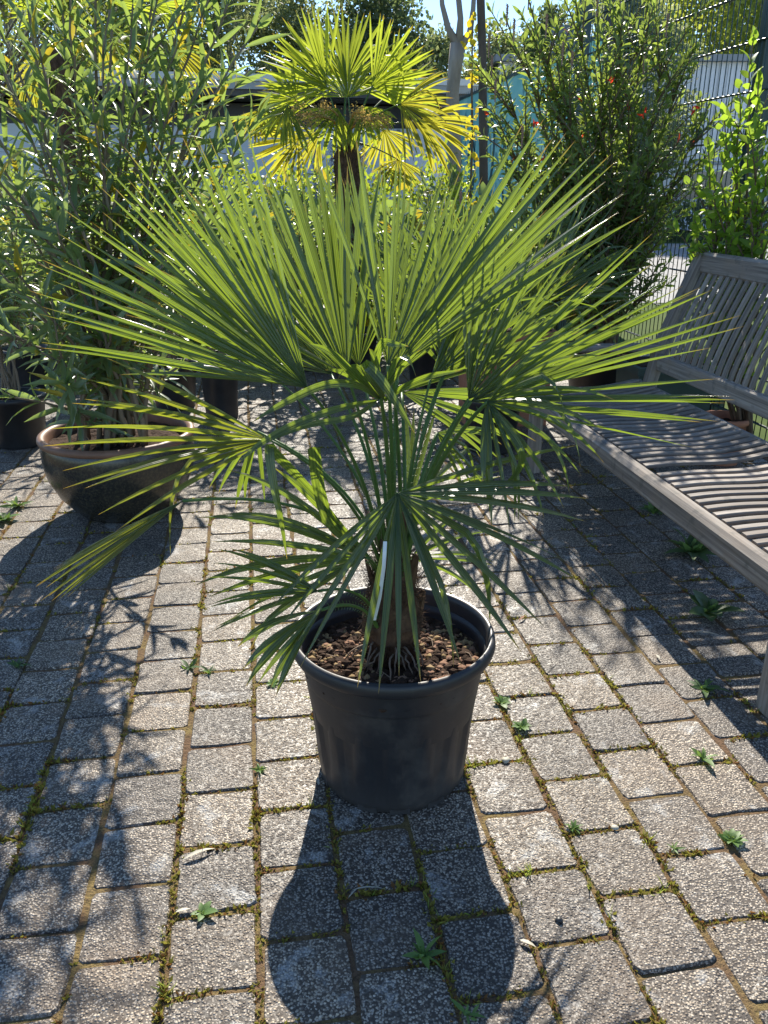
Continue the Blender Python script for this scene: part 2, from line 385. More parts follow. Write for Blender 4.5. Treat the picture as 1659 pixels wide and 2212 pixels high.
# ------------------------------------------------------------------ ground, road, pavement
TH = R(9.0); CT, ST = math.cos(TH), math.sin(TH)
def uvw(u, v): return (v * CT - u * ST, v * ST + u * CT)   # u runs away from the viewer along the paver columns, v across
M['ground'] = simple('ground_grass', (.05, .085, .02), (.09, .12, .03), 3, .95, .1, .6, kind='geo')
M['road'] = simple('pale_asphalt', (.30, .29, .28), (.38, .37, .35), 6, .9, .2, .3, kind='geo')
sheet('ground', [(-150, -60), (150, -60), (150, 220), (-150, 220)], -.05, M['ground'])
sheet('road', [(-3, 11.8), (40, 10.5), (40, 25), (-3, 25)], -.044, M['road'])
jp = [(-8, .3), (2.5, .3), (2.36, 3.0), (.9, 11.6), (-8, 11.6)]
PW, PL = .179, .187
def paver_mesh(k):
    a, b = PW - .0085, PL - .0085; b_ = MB(); hx, hy = a / 2, b / 2; c = .007 + .004 * random.random(); j = lambda s=.0030: random.uniform(-s, s)
    ring = []
    for sx, sy in ((-1, -1), (1, -1), (1, 1), (-1, 1)):
        pts = [(sx * (hx - c), sy * hy), (sx * hx, sy * (hy - c))]
        if sx * sy > 0: pts = pts if False else pts
        if sx * sy < 0: pts = pts[::-1]
        ring += pts if sx * sy < 0 else pts
    # order ring by angle so it is convex; add mid-edge points for wobble
    for q in ((0, -hy), (hx, 0), (0, hy), (-hx, 0)): ring.append(q)
    ring.sort(key=lambda q: math.atan2(q[1], q[0]))
    ring = [(x + j(), y + j()) for x, y in ring]; n = len(ring)
    tops = [j(.0016) for _ in ring]
    vs = [(x, y, -.05) for x, y in ring] + [(x, y, -.006 + t) for (x, y), t in zip(ring, tops)] + [(x * .955, y * .955, t) for (x, y), t in zip(ring, tops)] + [(0, 0, .0012)]
    fs = []
    for l in (0, 1):
        for i in range(n): fs.append((l * n + i, l * n + (i + 1) % n, (l + 1) * n + (i + 1) % n, (l + 1) * n + i))
    for i in range(n): fs.append((2 * n + i, 2 * n + (i + 1) % n, 3 * n))
    b_.add(vs, fs); me = b_.mesh('paving_stone'); me.materials.append(M['paver']); return me
pms = [paver_mesh(k) for k in range(10)]
pavement = bpy.data.objects.new('pavement', None); COL.objects.link(pavement); pavement['kind'] = 'structure'; ORI[pavement.name] = (0, 0, 0)
jb = MB(); jb.add([(x, y, -.0034) for x, y in jp], [(0, 1, 2, 3, 4)]); jb.obj('joint_bed', M['joint'], pavement)
slots = []
V0, U0 = -.237, 1.706
for c in range(-30, 24):
    off = 0 if c % 2 == 0 else .5 * PL + .004
    for r_ in range(-11, 56):
        u = U0 + (r_ + .5) * PL + off; v = V0 + (c + .5) * PW
        x, y = uvw(u, v)
        if y < .55 or y > 11.6: continue
        if abs(x) > .62 * y + .6: continue
        if x > 2.02 - .175 * (y - 5.2) and y > 3: continue
        slots.append((x, y, u, v, c))
def vis(x, y):
    d = y * math.cos(PITCH) + H * math.sin(PITCH); return abs(x / d * F) < 880 and y > .88
slots.sort(key=lambda s: (not vis(s[0], s[1]), s[0] ** 2 + s[1] ** 2))
edge_pts = []; rest = MB()
for i, (x, y, u, v, c) in enumerate(slots):
    me = pms[random.randrange(len(pms))]; rz = TH + random.gauss(0, .014) + (math.pi if random.random() < .5 else 0)
    dz = max(-.0010, random.gauss(.0002, .0011)); tx, ty = random.gauss(0, .005), random.gauss(0, .005)
    x += random.gauss(0, .0016); y += random.gauss(0, .0016)
    if i < 300:
        o = bpy.data.objects.new('paving_stone', me); COL.objects.link(o); o.parent = pavement; o.location = (x, y, dz); o.rotation_euler = (tx, ty, rz)
    else:
        mt = Matrix.Translation((x, y, dz)) @ Matrix.Rotation(rz, 4, 'Z') @ Matrix.Rotation(tx, 4, 'X')
        rest.add([mt @ v_.co for v_ in me.vertices], [tuple(p.vertices) for p in me.polygons])
ro = rest.obj('paving_stones', M['paver'], pavement); ro['kind'] = 'stuff'

# moss and grass in the joints
def joints_stuff():
    Pn, D, L, W = [], [], [], []; gp = ([], [], [], [])
    from mathutils import noise as mn
    for (x, y, u, v, c) in slots:
        if y > 5.2 or not vis(x, y): continue
        dens = 34 if y < 2 else (20 if y < 3 else 8)
        for k in range(dens * 2):
            if k % 2: du, dv = random.uniform(-.5, .5) * PL, -.5 * PW + random.gauss(0, .0045)
            else: du, dv = -.5 * PL + random.gauss(0, .0045), random.uniform(-.5, .5) * PW
            px_, py_ = uvw(u + du, v + dv)
            q = mn.noise(Vector((px_ * 4.1, py_ * 4.1, 0))) + .45 * mn.noise(Vector((px_ * 21, py_ * 21, 5)))
            # moss is strongest in the sunny strip by the pot and to its lower right
            bias = .42 * math.exp(-((px_ - .25) ** 2 / .16 + (py_ - 1.5) ** 2 / .7)) + .18 * math.exp(-((px_ + .3) ** 2 / .05))
            if q + bias < .08: continue
            for _ in range(3):
                a = random.uniform(0, 6.28); t = random.uniform(.3, 1.4)
                Pn.append((px_ + random.gauss(0, .003), py_ + random.gauss(0, .003), -.004)); D.append((math.cos(a), math.sin(a), t)); s = random.uniform(.006, .015) * (1 + max(0, q)) * .9
                L.append(s); W.append(s * .45)
            if q + bias > .45 and random.random() < .10:
                for _ in range(5):
                    a = random.uniform(0, 6.28); t = random.uniform(.5, 2.2)
                    gp[0].append((px_, py_, -.01)); gp[1].append((math.cos(a), math.sin(a), t)); s = random.uniform(.018, .042); gp[2].append(s); gp[3].append(s * .07)
    Pn, D = np.array(Pn), np.array(D); U = rng.normal(size=D.shape)
    tag(link('moss', cloud_mesh('moss', Pn, D, U, np.array(L), np.array(W)), M['moss']), 'yellow-green moss filling the joints between the paving stones', 'moss', kind='stuff')
    Pn, D = np.array(gp[0]), np.array(gp[1])
    tag(link('joint_grass', cloud_mesh('joint_grass', Pn, D, rng.normal(size=D.shape), np.array(gp[2]), np.array(gp[3]), 'lance'), M['grass']), 'thin grass blades sprouting from the joints of the pavement', 'grass', kind='stuff')
joints_stuff()

# ------------------------------------------------------------------ low building on the left
def low_building():
    A, B = Vector((-11.5, 17.0, 0)), Vector((1.6, 19.6, 0)); d = (B - A).normalized(); n = Vector((d.y, -d.x, 0)); L = (B - A).length
    t = thing('low_building', (A.x, A.y, 0), 'long low flat-roofed building with bluish white wall behind the palms', 'building')
    up = Vector((0, 0, 1)); ax = (d, n, up)
    def bx(name, s0, s1, o0, o1, z0, z1, mat):
        b = MB(); c = A + d * ((s0 + s1) / 2) + n * ((o0 + o1) / 2) + up * ((z0 + z1) / 2); b.box(c, (s1 - s0, o1 - o0, z1 - z0), axes=ax); return b.obj(name, mat, t)
    wall = simple('painted_block_wall', (.60, .64, .70), (.66, .70, .76), 2, .8, .2, .1)
    bx('wall', 0, L, -6, 0, 0, 2.62, wall)
    dk = simple('dark_clerestory', (.02, .02, .025), (.035, .035, .04), 3, .4)
    bx('clerestory', 0.05, L - .05, -5.9, -.12, 2.62, 3.06, dk)
    fas = simple('roof_fascia', (.30, .31, .31), (.36, .37, .37), 3, .6)
    bx('roof', -.2, L + .2, -6.3, 1.15, 3.2, 3.42, fas)
    sof = simple('soffit_board', (.07, .065, .06), (.11, .10, .09), 4, .8)
    for k in range(9): bx('soffit_board', -.18, L + .18, -.1 + k * .135, .02 + k * .135, 3.09 + .012 * (k % 2), 3.198, sof)
    bx('fascia_strip', -.22, L + .22, 1.16, 1.19, 3.34, 3.46, simple('pale_metal_trim', (.55, .56, .56), (.6, .6, .6), 3, .4))
    pm = simple('wall_post', (.16, .18, .22), (.2, .22, .26), 3, .6)
    for s in (1.2, 3.0, 4.8, 6.6, 8.4, 10.2, 12.0): bx('wall_post', s, s + .07, 0.003, .06, 0, 2.6, pm)
    for z in (.6, 1.1, 1.6, 2.1): bx('block_joint', 0.02, L - .02, .003, .009, z, z + .012, simple('mortar_line', (.42, .46, .52), (.46, .5, .55), 3))
low_building()

# teal wall running back to that building
def teal_wall():
    q0, q1 = P(1250, 117, 11.3), P(975, 224, 18.6)
    A, B = Vector((q0.x + .1, q0.y - .6, 0)), Vector((q1.x, q1.y, 0)); d = (B - A).normalized(); n = Vector((-d.y, d.x, 0)); L = (B - A).length
    zt = (q0.z + q1.z) / 2
    t = thing('teal_wall', (A.x, A.y, 0), 'teal painted wall with faded figures and spikes along its top', 'wall')
    m = N('teal_mural_paint'); p = m.pos(); f = m.noise(p, 1.3, 4, .6, .5)
    col = m.ramp(f, [(.3, (.16, .46, .42)), (.5, (.24, .58, .52)), (.7, (.40, .68, .60))])
    k = m.ramp1(m.noise(m.pos((1, 1, .6)), 1.9, 2, .5, 1.4), .60, .625)
    col = m.mix(m.math('MULTIPLY', k, .6), col, (.05, .13, .14))
    M['teal'] = m.done(m.bsdf(col, .7, .3)); up = Vector((0, 0, 1))
    b = MB(); b.box(A + d * (L / 2) + up * (zt / 2), (L, .16, zt), axes=(d, n, up)); b.obj('wall', M['teal'], t)
    b = MB(); b.box(A + d * (L / 2) + up * (zt + .02), (L, .2, .04), axes=(d, n, up)); b.obj('coping', M['wire_green'], t)
    for k in range(int(L / .16)):
        b = MB(); b.tube([A + d * (.1 + k * .16) + up * (zt + .04), A + d * (.1 + k * .16) + up * (zt + .13)], [.014, .004], 4); b.obj('spike', M['wire_green'], t)
    bl = simple('mural_dark_paint', (.03, .09, .10), (.05, .12, .13), 4)
    def strip(pts, r_):
        b = MB(); b.tube([A + d * s + n * .085 + up * z for s, z in pts], r_, 5, flat=.4); b.obj('mural_stroke', bl, t)
    for s, z in ((L - 1.2, 1.9), (L - 2.3, 1.75), (L - 3.6, 2.0), (L - 4.7, 1.7)):
        strip([(s + .25 * math.cos(a), z + .5 * math.sin(a)) for a in [k * .5 for k in range(13)]], .035)
        strip([(s, z - .5), (s - .1, z - 1.0), (s + .2, z - 1.4)], .04)
    b = MB(); c = P(1210, 150, 11.6); b.box((c.x + .1, c.y + .3, zt + .18), (.34, .3, .3)); b.obj('vent_box', simple('vent_metal', (.12, .15, .18), (.16, .19, .22), 4), t)
teal_wall()

def hall():
    t = thing('white_hall', (14, 32, 0), 'large white hall with vertical metal cladding beyond the road, seen through fence', 'building')
    wm = simple('white_cladding', (.80, .81, .84), (.84, .85, .88), 1, .5)
    b = MB(); b.box((17, 37, 2.75), (26, 10, 5.5)); b.obj('wall', wm, t)
    for k in range(85):
        x = 4.1 + k * .3
        b = MB(); b.box((x, 31.97, 3.9), (.05, .055, 3.1)); b.obj('cladding_rib', wm, t)
    b = MB(); b.box((17, 31.95, 2.3), (26, .1, .12)); b.obj('band', simple('grey_band', (.3, .33, .38), (.34, .36, .4), 2), t)
    dk = simple('dark_glass', (.05, .06, .09), (.07, .09, .12), 2, .15, .8)
    for x in (8.3, 11.6, 14.9, 18.2):
        f = MB(); f.box((x, 31.93, 1.55), (2.0, .12, 1.1)); fo = f.obj('window', simple('window_frame', (.5, .52, .55), (.55, .56, .6), 2), t)
        g = MB(); g.box((x, 31.865, 1.55), (1.8, .02, .92)); g.obj('pane', dk, fo)
    b = MB(); b.box((17, 36.9, 5.6), (26.4, 10.4, .2)); b.obj('roof', simple('roof_edge', (.3, .32, .34), (.35, .36, .38), 2), t)
hall()

# ------------------------------------------------------------------ far trees
def tree(x, y, h, r_, mat, label, n=5200, leaf=.24, trunk='bark_grey', crown_base=.25, group='trees standing behind the low building', squash=1.0, seed=0, name='broadleaf_tree'):
    rs = np.random.default_rng(seed + 100); random.seed(seed + 5)
    t = thing(name, (x, y, 0), label, 'tree', group)
    b = MB(); b.tube([(x + .1 * math.sin(k), y, h * .85 * k / 6) for k in range(7)], [.02 * h * (1 - k / 7.5) for k in range(7)], 7); b.obj('trunk', M[trunk], t)
    ncl = 70; cl = []; r_ = r_ * 1.4; n = int(n * 1.35)
    for k in range(ncl):
        zz = crown_base + (1 - crown_base) * ((k + .5) / ncl); prof = math.sin(min(1, (zz - crown_base) / (1 - crown_base) * .92 + .12) * math.pi) ** .6
        a = rs.uniform(0, 6.28); rr = r_ * prof * rs.uniform(.25, 1.0)
        cl.append((x + rr * math.cos(a), y + rr * math.sin(a) * squash, h * zz + rs.normal() * .05 * h, r_ * rs.uniform(.2, .42)))
    lb = MB()
    for cx, cy, cz, cr in cl[::2]:
        z0 = max(h * .12, cz - abs(cx - x) * .9 - .6)
        lb.tube([(x, y, min(z0, h * .8)), ((x + cx) / 2, (y + cy) / 2, (min(z0, h * .8) + cz) / 2 + .1), (cx, cy, cz)], [.008 * h, .004 * h, .0012 * h], 4)
    lb.obj('limbs', M[trunk], t)
    per = int(n * 1.9) // ncl; Ps = []
    for cx, cy, cz, cr in cl:
        q = rs.normal(size=(per, 3)); q = q / np.linalg.norm(q, axis=1, keepdims=True) * (rs.uniform(0, 1, (per, 1)) ** .45) * cr * np.array([1, 1, .85]); Ps.append(q + np.array([cx, cy, cz]))
    Ps = np.concatenate(Ps); m_ = len(Ps); leaf = leaf * .72; D = rs.normal(size=(m_, 3)); U = rs.normal(size=(m_, 3)); L = leaf * rs.uniform(.6, 1.4, m_)
    c = link('crown', cloud_mesh('crown', Ps - np.array([x, y, 0]), D, U, L, L * .7), mat, t)
def px2x(px, Y, y=200): return P(px, y, Y).x
for i, (px_, Y, h, r_, mk, lb, n_, lf) in enumerate([
    (40, 26, 7.8, 2.6, 'tree_lime', 'light green bushy tree at the far left behind the left palm', 6000, .2),
    (230, 31, 8.6, 2.2, 'tree', 'grey-green tree rising behind the left part of the flat roof', 6000, .22),
    (395, 30, 9.6, 1.6, 'tree', 'tall narrow grey-green tree nearest right of the left palm, open to the sky', 4600, .2),
    (505, 33, 10.5, 1.9, 'tree', 'tall fine-leaved grey-green tree rising left of the yellow-lit palm', 7000, .2),
    (640, 36, 8.3, 1.9, 'tree', 'round grey-green tree top showing left above the yellow-lit palm', 5200, .22),
    (815, 34, 7.6, 2.3, 'tree_dark', 'dark green tree directly behind the top of the yellow-lit palm', 7500, .24),
    (935, 38, 6.9, 1.9, 'tree', 'lower tree between the yellow-lit palm and the pollarded trunk', 5400, .24),
    (1085, 34, 6.5, 1.8, 'tree', 'grey-green tree behind the dark pole above the teal wall', 5400, .22),
    (1180, 27, 5.6, 1.5, 'tree_dark', 'bushy dark green tree beside the vent box on the teal wall', 5000, .2),
    (1330, 30, 7.0, 2.0, 'tree', 'broad tree behind the bottlebrush shrub', 5600, .24)]):
    tree(px2x(px_, Y), Y, h, r_, M[mk], lb, n_, lf, seed=i, group=None)
for i, (px_, Y, h, r_) in enumerate([(1560, 44, 14.5, 5), (1700, 42, 14, 4.5)]):
    tree(px2x(px_, Y), Y, h, r_, M['tree_lime'], ['lime green tree seen through the mesh fence left of its post', 'lime green tree behind the fence at the right picture edge'][i], 6500, .34, seed=30 + i, crown_base=.3)
# dark verge hedge on the far side of the road
def box_hedge(name, label, x0, x1, y0, y1, z1, mat, n, leaf, seed, cat='hedge', dark=True, z0=0):
    rs = np.random.default_rng(seed); t = thing(name, ((x0 + x1) / 2, (y0 + y1) / 2, 0), label, cat)
    q = rs.uniform(0, 1, (n, 3)); k = rs.integers(0, 3, n); q[:, 2] = np.where(k == 0, .92 + .12 * rs.normal(size=n) * .8, q[:, 2]); q[:, 1] = np.where(k == 1, abs(rs.normal(size=n)) * .15, q[:, 1])
    wob = .14 * np.sin(q[:, 0] * 23 + q[:, 1] * 5) * np.cos(q[:, 0] * 51) + 1
    Pn = np.stack([x0 + (x1 - x0) * q[:, 0], y0 + (y1 - y0) * q[:, 1], z0 + (z1 - z0) * q[:, 2] * wob], 1)
    D = rs.normal(size=(n, 3)); U = rs.normal(size=(n, 3)); L = leaf * rs.uniform(.6, 1.3, n)
    b = MB()
    for i in range(int((x1 - x0) * 6)):
        x = rs.uniform(x0, x1); y = rs.uniform(y0, y1); b.tube([(x, y, 0), (x + rs.normal() * .15, y, z1 * .5), (x + rs.normal() * .25, y, z1 * .9)], [.012, .008, .003], 4)
    b.obj('stems', M['twig'], t)
    c = np.array([(x0 + x1) / 2, (y0 + y1) / 2, 0]); o = link('foliage', cloud_mesh('foliage', Pn - c, D, U, L, L * .6, 'oval'), mat, t); o['kind'] = 'stuff'
box_hedge('verge_hedge', 'dark clipped hedge on the far side of the road in front of the white hall', 2.5, 28, 26, 27.6, .95, M['tree_dark'], 9000, .16, 3)
box_hedge('garden_hedge', 'yellow-green garden hedge in front of the bluish wall behind the palms', -5.2, .95, 8.6, 9.6, 1.5, M['hedge'], 15000, .055, 4)
box_hedge('low_hedge', 'low leafy hedge between the teal wall and the bottlebrush', .9, 2.2, 8.2, 9.4, .95, M['bottlebrush'], 3000, .07, 5)

# pollarded tree, dark pole, yellow leaves between them
def pollard():
    Y = 9.4; t = thing('pollarded_tree', tuple(G(1, 1)) and (P(985, 500, Y).x, Y, 0), 'slim pollarded tree with grey trunk forking into bare limbs', 'tree')
    b = MB(); pts = [Vector((P(984, 500, Y).x, Y, -.02))] + [P(x, y, Y) for x, y in ((984, 450), (982, 300), (978, 200), (984, 140), (990, 95))]
    b.tube(pts, [.085, .075, .07, .068, .072, .085], 10, rough=.12); b.obj('trunk', M['bark_grey'], t, True)
    for L in ([(990, 100), (968, 60), (955, 10), (950, -60)], [(992, 98), (995, 40), (990, -10), (985, -70)], [(996, 100), (1015, 70), (1022, 20), (1026, -50)], [(985, 95), (975, 75), (968, 72)]):
        b = MB(); b.tube([P(x, y, Y) for x, y in L], [.045, .033, .026, .02][:len(L)], 7, rough=.2); b.obj('limb', M['bark_grey'], t, True)
    Y = 8.9; t = thing('bare_trunk', (P(1042, 500, Y).x, Y, 0), 'thin dark straight trunk standing right of the pollarded tree', 'tree')
    b = MB(); b.tube([(P(1045, 400, Y).x, Y, -.02)] + [P(x, y, Y) for x, y in ((1045, 400), (1043, 250), (1042, 120), (1038, 0), (1036, -90))], [.05, .045, .043, .04, .038, .034], 9, rough=.1); b.obj('trunk', M['bark_dark'], t, True)
    Y = 8.4; t = thing('dark_post', (P(1315, 300, Y).x, Y, 0), 'dark rough post rising behind the top of the bottlebrush', 'post')
    b = MB(); b.tube([(P(1312, 300, Y).x, Y, -.02)] + [P(x, y, Y) for x, y in ((1312, 200), (1316, 60), (1320, -80))], [.06, .055, .05, .045], 8, rough=.15); b.obj('trunk', M['bark_dark'], t)
    Y = 9.1; t = thing('young_maple', (P(1018, 500, Y).x, Y, 0), 'young maple with glowing yellow leaves between the two bare trunks', 'tree')
    b = MB(); b.tube([(P(1020, 400, Y).x, Y, -.02)] + [P(x, y, Y) for x, y in ((1020, 300), (1019, 150), (1022, 40))], [.014, .012, .01, .006], 5); b.obj('stem', M['twig'], t)
    rs = np.random.default_rng(5); Pn = []
    for (x, y, s) in ((1030, 45, 22), (1018, 85, 20), (1030, 150, 18), (1018, 175, 14), (1035, 230, 18), (1020, 260, 20), (1012, 290, 12), (1040, 290, 14), (1030, 350, 22)):
        for _ in range(12): Pn.append(P(x + rs.normal() * s * .5, y + rs.normal() * s * .6, Y + rs.normal() * .1))
    n = len(Pn); D = rs.normal(size=(n, 3)) + np.array([0, 0, -.8]); U = rs.normal(size=(n, 3)) + np.array([0, -2, 0]); L = rs.uniform(.035, .07, n)
    foliage(t, np.array([tuple(p) for p in Pn]), D, U, L, L * .95, 'oval', M['maple'], 300)
pollard()

# ------------------------------------------------------------------ palms
class Blades: left = 0
def blade_geo(mb, p0, d, side, nrm, L, W, dth, droop, sag=0.0, kink=None, st=9, fold=.30, curl=0.0):
    """one pleated palm segment: V section, width grows from the hub then tapers to the tip"""
    p = Vector(p0); d = d.normalized(); vs, uv = [], []; grav = Vector((0, 0, -1)); step = L / st; dir_ = d.copy(); r = 0
    s0 = side.copy()
    for i in range(st + 1):
        t = i / st
        if i:
            dd = dir_ + grav * (droop * t * 1.2 / st * 2.2)
            if kink and t > kink[0]: dd = dd + grav * (kink[1] / st * 3)
            dir_ = dd.normalized(); p = p + dir_ * step; r += step
        s = s0 - dir_ * s0.dot(dir_); s.normalize(); nn = s.cross(dir_); 
        if nn.dot(nrm) < 0: nn = -nn
        if curl: s = (s * math.cos(curl * t) + nn * math.sin(curl * t)).normalized(); nn = s.cross(dir_)
        wj = 2 * r * math.tan(dth / 2) * 1.04 + .0012
        tp = 1 - .12 * t if t < .58 else max(.02, (1 - .12 * t) * (1 - ((t - .58) / .42) ** 1.7))
        w_ = min(wj, W) * tp; fo = fold * (1 - .6 * t)
        for c in (-.5, 0, .5):
            vs.append(p + s * (w_ * c) - nn * (fo * w_ * (1 if c == 0 else 0))); uv.append((c + .5, t))
    fs = []
    for i in range(st):
        for k in (0, 1): fs.append((i * 3 + k, i * 3 + k + 1, i * 3 + k + 4, i * 3 + k + 3))
    mb.add(vs, fs, uv)
def frond(palm, crown, hub, tip, spread, n, roll=0, droop=.3, W=.016, edge=.8, cup=.0, jit=.05, mat='palm_blade', pet_r=.006, single=True, petiole=True, ctrl=None, kinks=.1, thorns=False, pmat='palm_petiole', blade_name='blade', lift=.35, rs=random, fold=.42):
    hub, tip, crown = Vector(hub), Vector(tip), Vector(crown); a = tip - hub; L = a.length; a.normalize()
    view = (hub - Vector((0, 0, H))).normalized(); s = a.cross(view).normalized()
    s = Matrix.Rotation(R(roll), 3, a) @ s; nrm = s.cross(a)
    if nrm.dot(view) > 0: nrm = -nrm
    dist = (hub - crown).length
    if ctrl is None: c1 = crown + Vector((0, 0, dist * lift)) + (hub - crown) * .25
    else: c1 = Vector(ctrl)
    pts = bez(crown, c1, hub, 12); b = MB(); b.tube(pts, [pet_r * (1.25 - .55 * k / 12) for k in range(13)], 6, flat=.6)
    if thorns:
        for k in range(2, 46):
            t = k / 48; i = int(t * 12); q = pts[i].lerp(pts[min(12, i + 1)], t * 12 - i); dd = (pts[min(12, i + 1)] - pts[i]).normalized(); sd = dd.cross(view).normalized() * (1 if k % 2 else -1)
            q = q + sd * pet_r * .8; b.tube([q, q + sd * .006 + dd * .004], [.0011, .0002], 3, cap=False)
    fo = b.obj('frond', M[pmat], palm, True)
    bulk = MB(); dth = R(spread) / max(1, n - 1)
    for i in range(n):
        f = (i / (n - 1) - .5) if n > 1 else 0; ph = R(spread) * f + rs.gauss(0, dth * .42)
        di = a * math.cos(ph) + s * math.sin(ph); di = (di + nrm * (cup * abs(f) * 2 + rs.gauss(0, jit))).normalized()
        sd = -a * math.sin(ph) + s * math.cos(ph)
        l = L * (1 - (1 - edge) * (abs(f) * 2) ** 2) * rs.uniform(.93, 1.05)
        kink = (rs.uniform(.45, .8), rs.uniform(1.0, 3.0)) if rs.random() < kinks else None
        mb = MB() if (single and Blades.left > 0) else bulk
        blade_geo(mb, hub, di, sd, nrm, l, W * rs.uniform(.85, 1.12), dth, droop * rs.uniform(.6, 1.5), kink=kink, curl=rs.gauss(0, .55), fold=fold)
        if mb is not bulk: Blades.left -= 1; mb.obj(blade_name, M[mat], fo)
    if bulk.v: o = bulk.obj('blades', M[mat], fo); o['kind'] = 'stuff'
    return fo
def ribbon(palm_or_frond, pts, W, mat, blunt=False, name='blade', side=None):
    pts = [Vector(p) for p in pts]; m = len(pts); out = []
    for i in range(m - 1):
        p0, p1, p2, p3 = pts[max(0, i - 1)], pts[i], pts[i + 1], pts[min(m - 1, i + 2)]
        for k in range(5):
            t = k / 5; out.append(.5 * ((2 * p1) + (p2 - p0) * t + (2 * p0 - 5 * p1 + 4 * p2 - p3) * t * t + (3 * p1 - p0 - 3 * p2 + p3) * t ** 3))
    out.append(pts[-1]); mb = MB(); vs, uv = [], []; n = len(out)
    for i, p in enumerate(out):
        d = (out[min(i + 1, n - 1)] - out[max(0, i - 1)]).normalized(); view = p - Vector((0, 0, H)); s = d.cross(view).normalized(); nn = s.cross(d)
        t = i / (n - 1); w_ = W * min(1, .35 + t * 2.2) * (1 if (t < .55 or blunt) else max(.04, 1 - ((t - .55) / .45) ** 1.6))
        for c in (-.5, 0, .5): vs.append(p + s * (w_ * c) + nn * (.2 * w_ if c == 0 else 0)); uv.append((c + .5, t * (.85 if blunt else 1)))
    mb.add(vs, [(i * 3 + k, i * 3 + k + 1, i * 3 + k + 4, i * 3 + k + 3) for i in range(n - 1) for k in (0, 1)], uv)
    return mb.obj(name, M[mat], palm_or_frond)

# --- main pot
PX, PY = .022, 1.777
pot = thing('plant_pot', (PX, PY - .012, 0), 'large round black plastic pot with a rolled rim in the centre of the paving', 'pot')
def rib(t, z, i):
    if .035 < z < .285 and 2 <= i <= 8:
        w_ = (t / (2 * math.pi) * 16) % 1; half = .33 * (.45 + .55 * min(1, (z - .03) / .2))
        e = abs(w_ - .5); k = max(0, min(1, (half - e) / .03)); return -.0070 * k
    return 0
prof = [(.174, 0), (.184, .006), (.189, .03), (.194, .07), (.198, .12), (.203, .17), (.208, .22), (.211, .262), (.213, .280), (.2155, .287), (.2185, .290), (.2225, .335), (.2255, .352), (.238, .354), (.2465, .361), (.250, .372), (.2475, .388), (.240, .396), (.2325, .389), (.2300, .380), (.2285, .350), (.218, .29), (.205, .20)]
b = MB(); b.lathe(prof, n=160, fn=rib); link('body', b.mesh('body', True), M['pot'], pot); bpy.data.meshes['body'].transform(Matrix.Scale(1.025, 4, (0, 0, 1)))
b = MB(); b.lathe([(.17, .0045), (.0001, .0045)], n=40); link('base', b.mesh('base'), M['pot'], pot)
for a in (250, 275, 305, 200, 340):
    b = MB(); a_ = R(a); b.box((.171 * math.cos(a_), .171 * math.sin(a_), .008), (.028, .05, .016), rot=a_); link('foot', b.mesh('foot'), M['pot'], pot)
# soil
def soil_disc(r_, z, amp, seed):
    b = MB(); n, m_ = 48, 12; vs = [(0, 0, z)]; rs = random.Random(seed)
    for i in range(1, m_ + 1):
        for k in range(n):
            a = 6.2832 * k / n; rr = r_ * i / m_; vs.append((rr * math.cos(a), rr * math.sin(a), z + rs.gauss(0, amp) + (.008 if i == m_ else 0)))
    fs = [(0, 1 + k, 1 + (k + 1) % n) for k in range(n)] + [(1 + i * n + k, 1 + (i + 1) * n + k, 1 + (i + 1) * n + (k + 1) % n, 1 + i * n + (k + 1) % n) for i in range(m_ - 1) for k in range(n)]
    b.add(vs, fs); return b
link('soil', soil_disc(.2235, .322, .004, 3).mesh('soil', True), M['soil'], pot)
def lumps(n, rfun, size, z, seed, flat=.8):
    rs = random.Random(seed); b = MB(); ph = (1 + 5 ** .5) / 2
    ico = [(-1, ph, 0), (1, ph, 0), (-1, -ph, 0), (1, -ph, 0), (0, -1, ph), (0, 1, ph), (0, -1, -ph), (0, 1, -ph), (ph, 0, -1), (ph, 0, 1), (-ph, 0, -1), (-ph, 0, 1)]
    fi = [(0, 11, 5), (0, 5, 1), (0, 1, 7), (0, 7, 10), (0, 10, 11), (1, 5, 9), (5, 11, 4), (11, 10, 2), (10, 7, 6), (7, 1, 8), (3, 9, 4), (3, 4, 2), (3, 2, 6), (3, 6, 8), (3, 8, 9), (4, 9, 5), (2, 4, 11), (6, 2, 10), (8, 6, 7), (9, 8, 1)]
    for _ in range(n):
        x, y = rfun(rs); s = size * rs.uniform(.3, 1.0) ** 1.0 * rs.choice((1, 1, 1.8)) / 1.5
        b.add([(x + a * s * rs.uniform(.75, 1.3), y + c * s * rs.uniform(.75, 1.3), z + s * .5 + e * s * flat * rs.uniform(.75, 1.3)) for a, c, e in ico], fi)
    return b
def ring(rs, a0=.07, a1=.214):
    a = rs.uniform(0, 6.283); rr = math.sqrt(rs.uniform(a0 ** 2, a1 ** 2)); return rr * math.cos(a), rr * math.sin(a)
def gold(rs):
    while True:
        x, y = ring(rs)
        if rs.random() < (.95 if (x < -.02 or (x > .05 and y > 0)) else .25): return x, y
o = link('pumice', lumps(330, gold, .0052, .323, 5).mesh('pumice'), M['pumice'], pot); o['kind'] = 'stuff'
o = link('bark_chips', lumps(520, ring, .0055, .323, 6, .4).mesh('bark_chips'), M['bark_chip'], pot); o['kind'] = 'stuff'
o = link('soil_crumbs', lumps(1200, ring, .0065, .321, 8).mesh('soil_crumbs'), M['soil'], pot); o['kind'] = 'stuff'

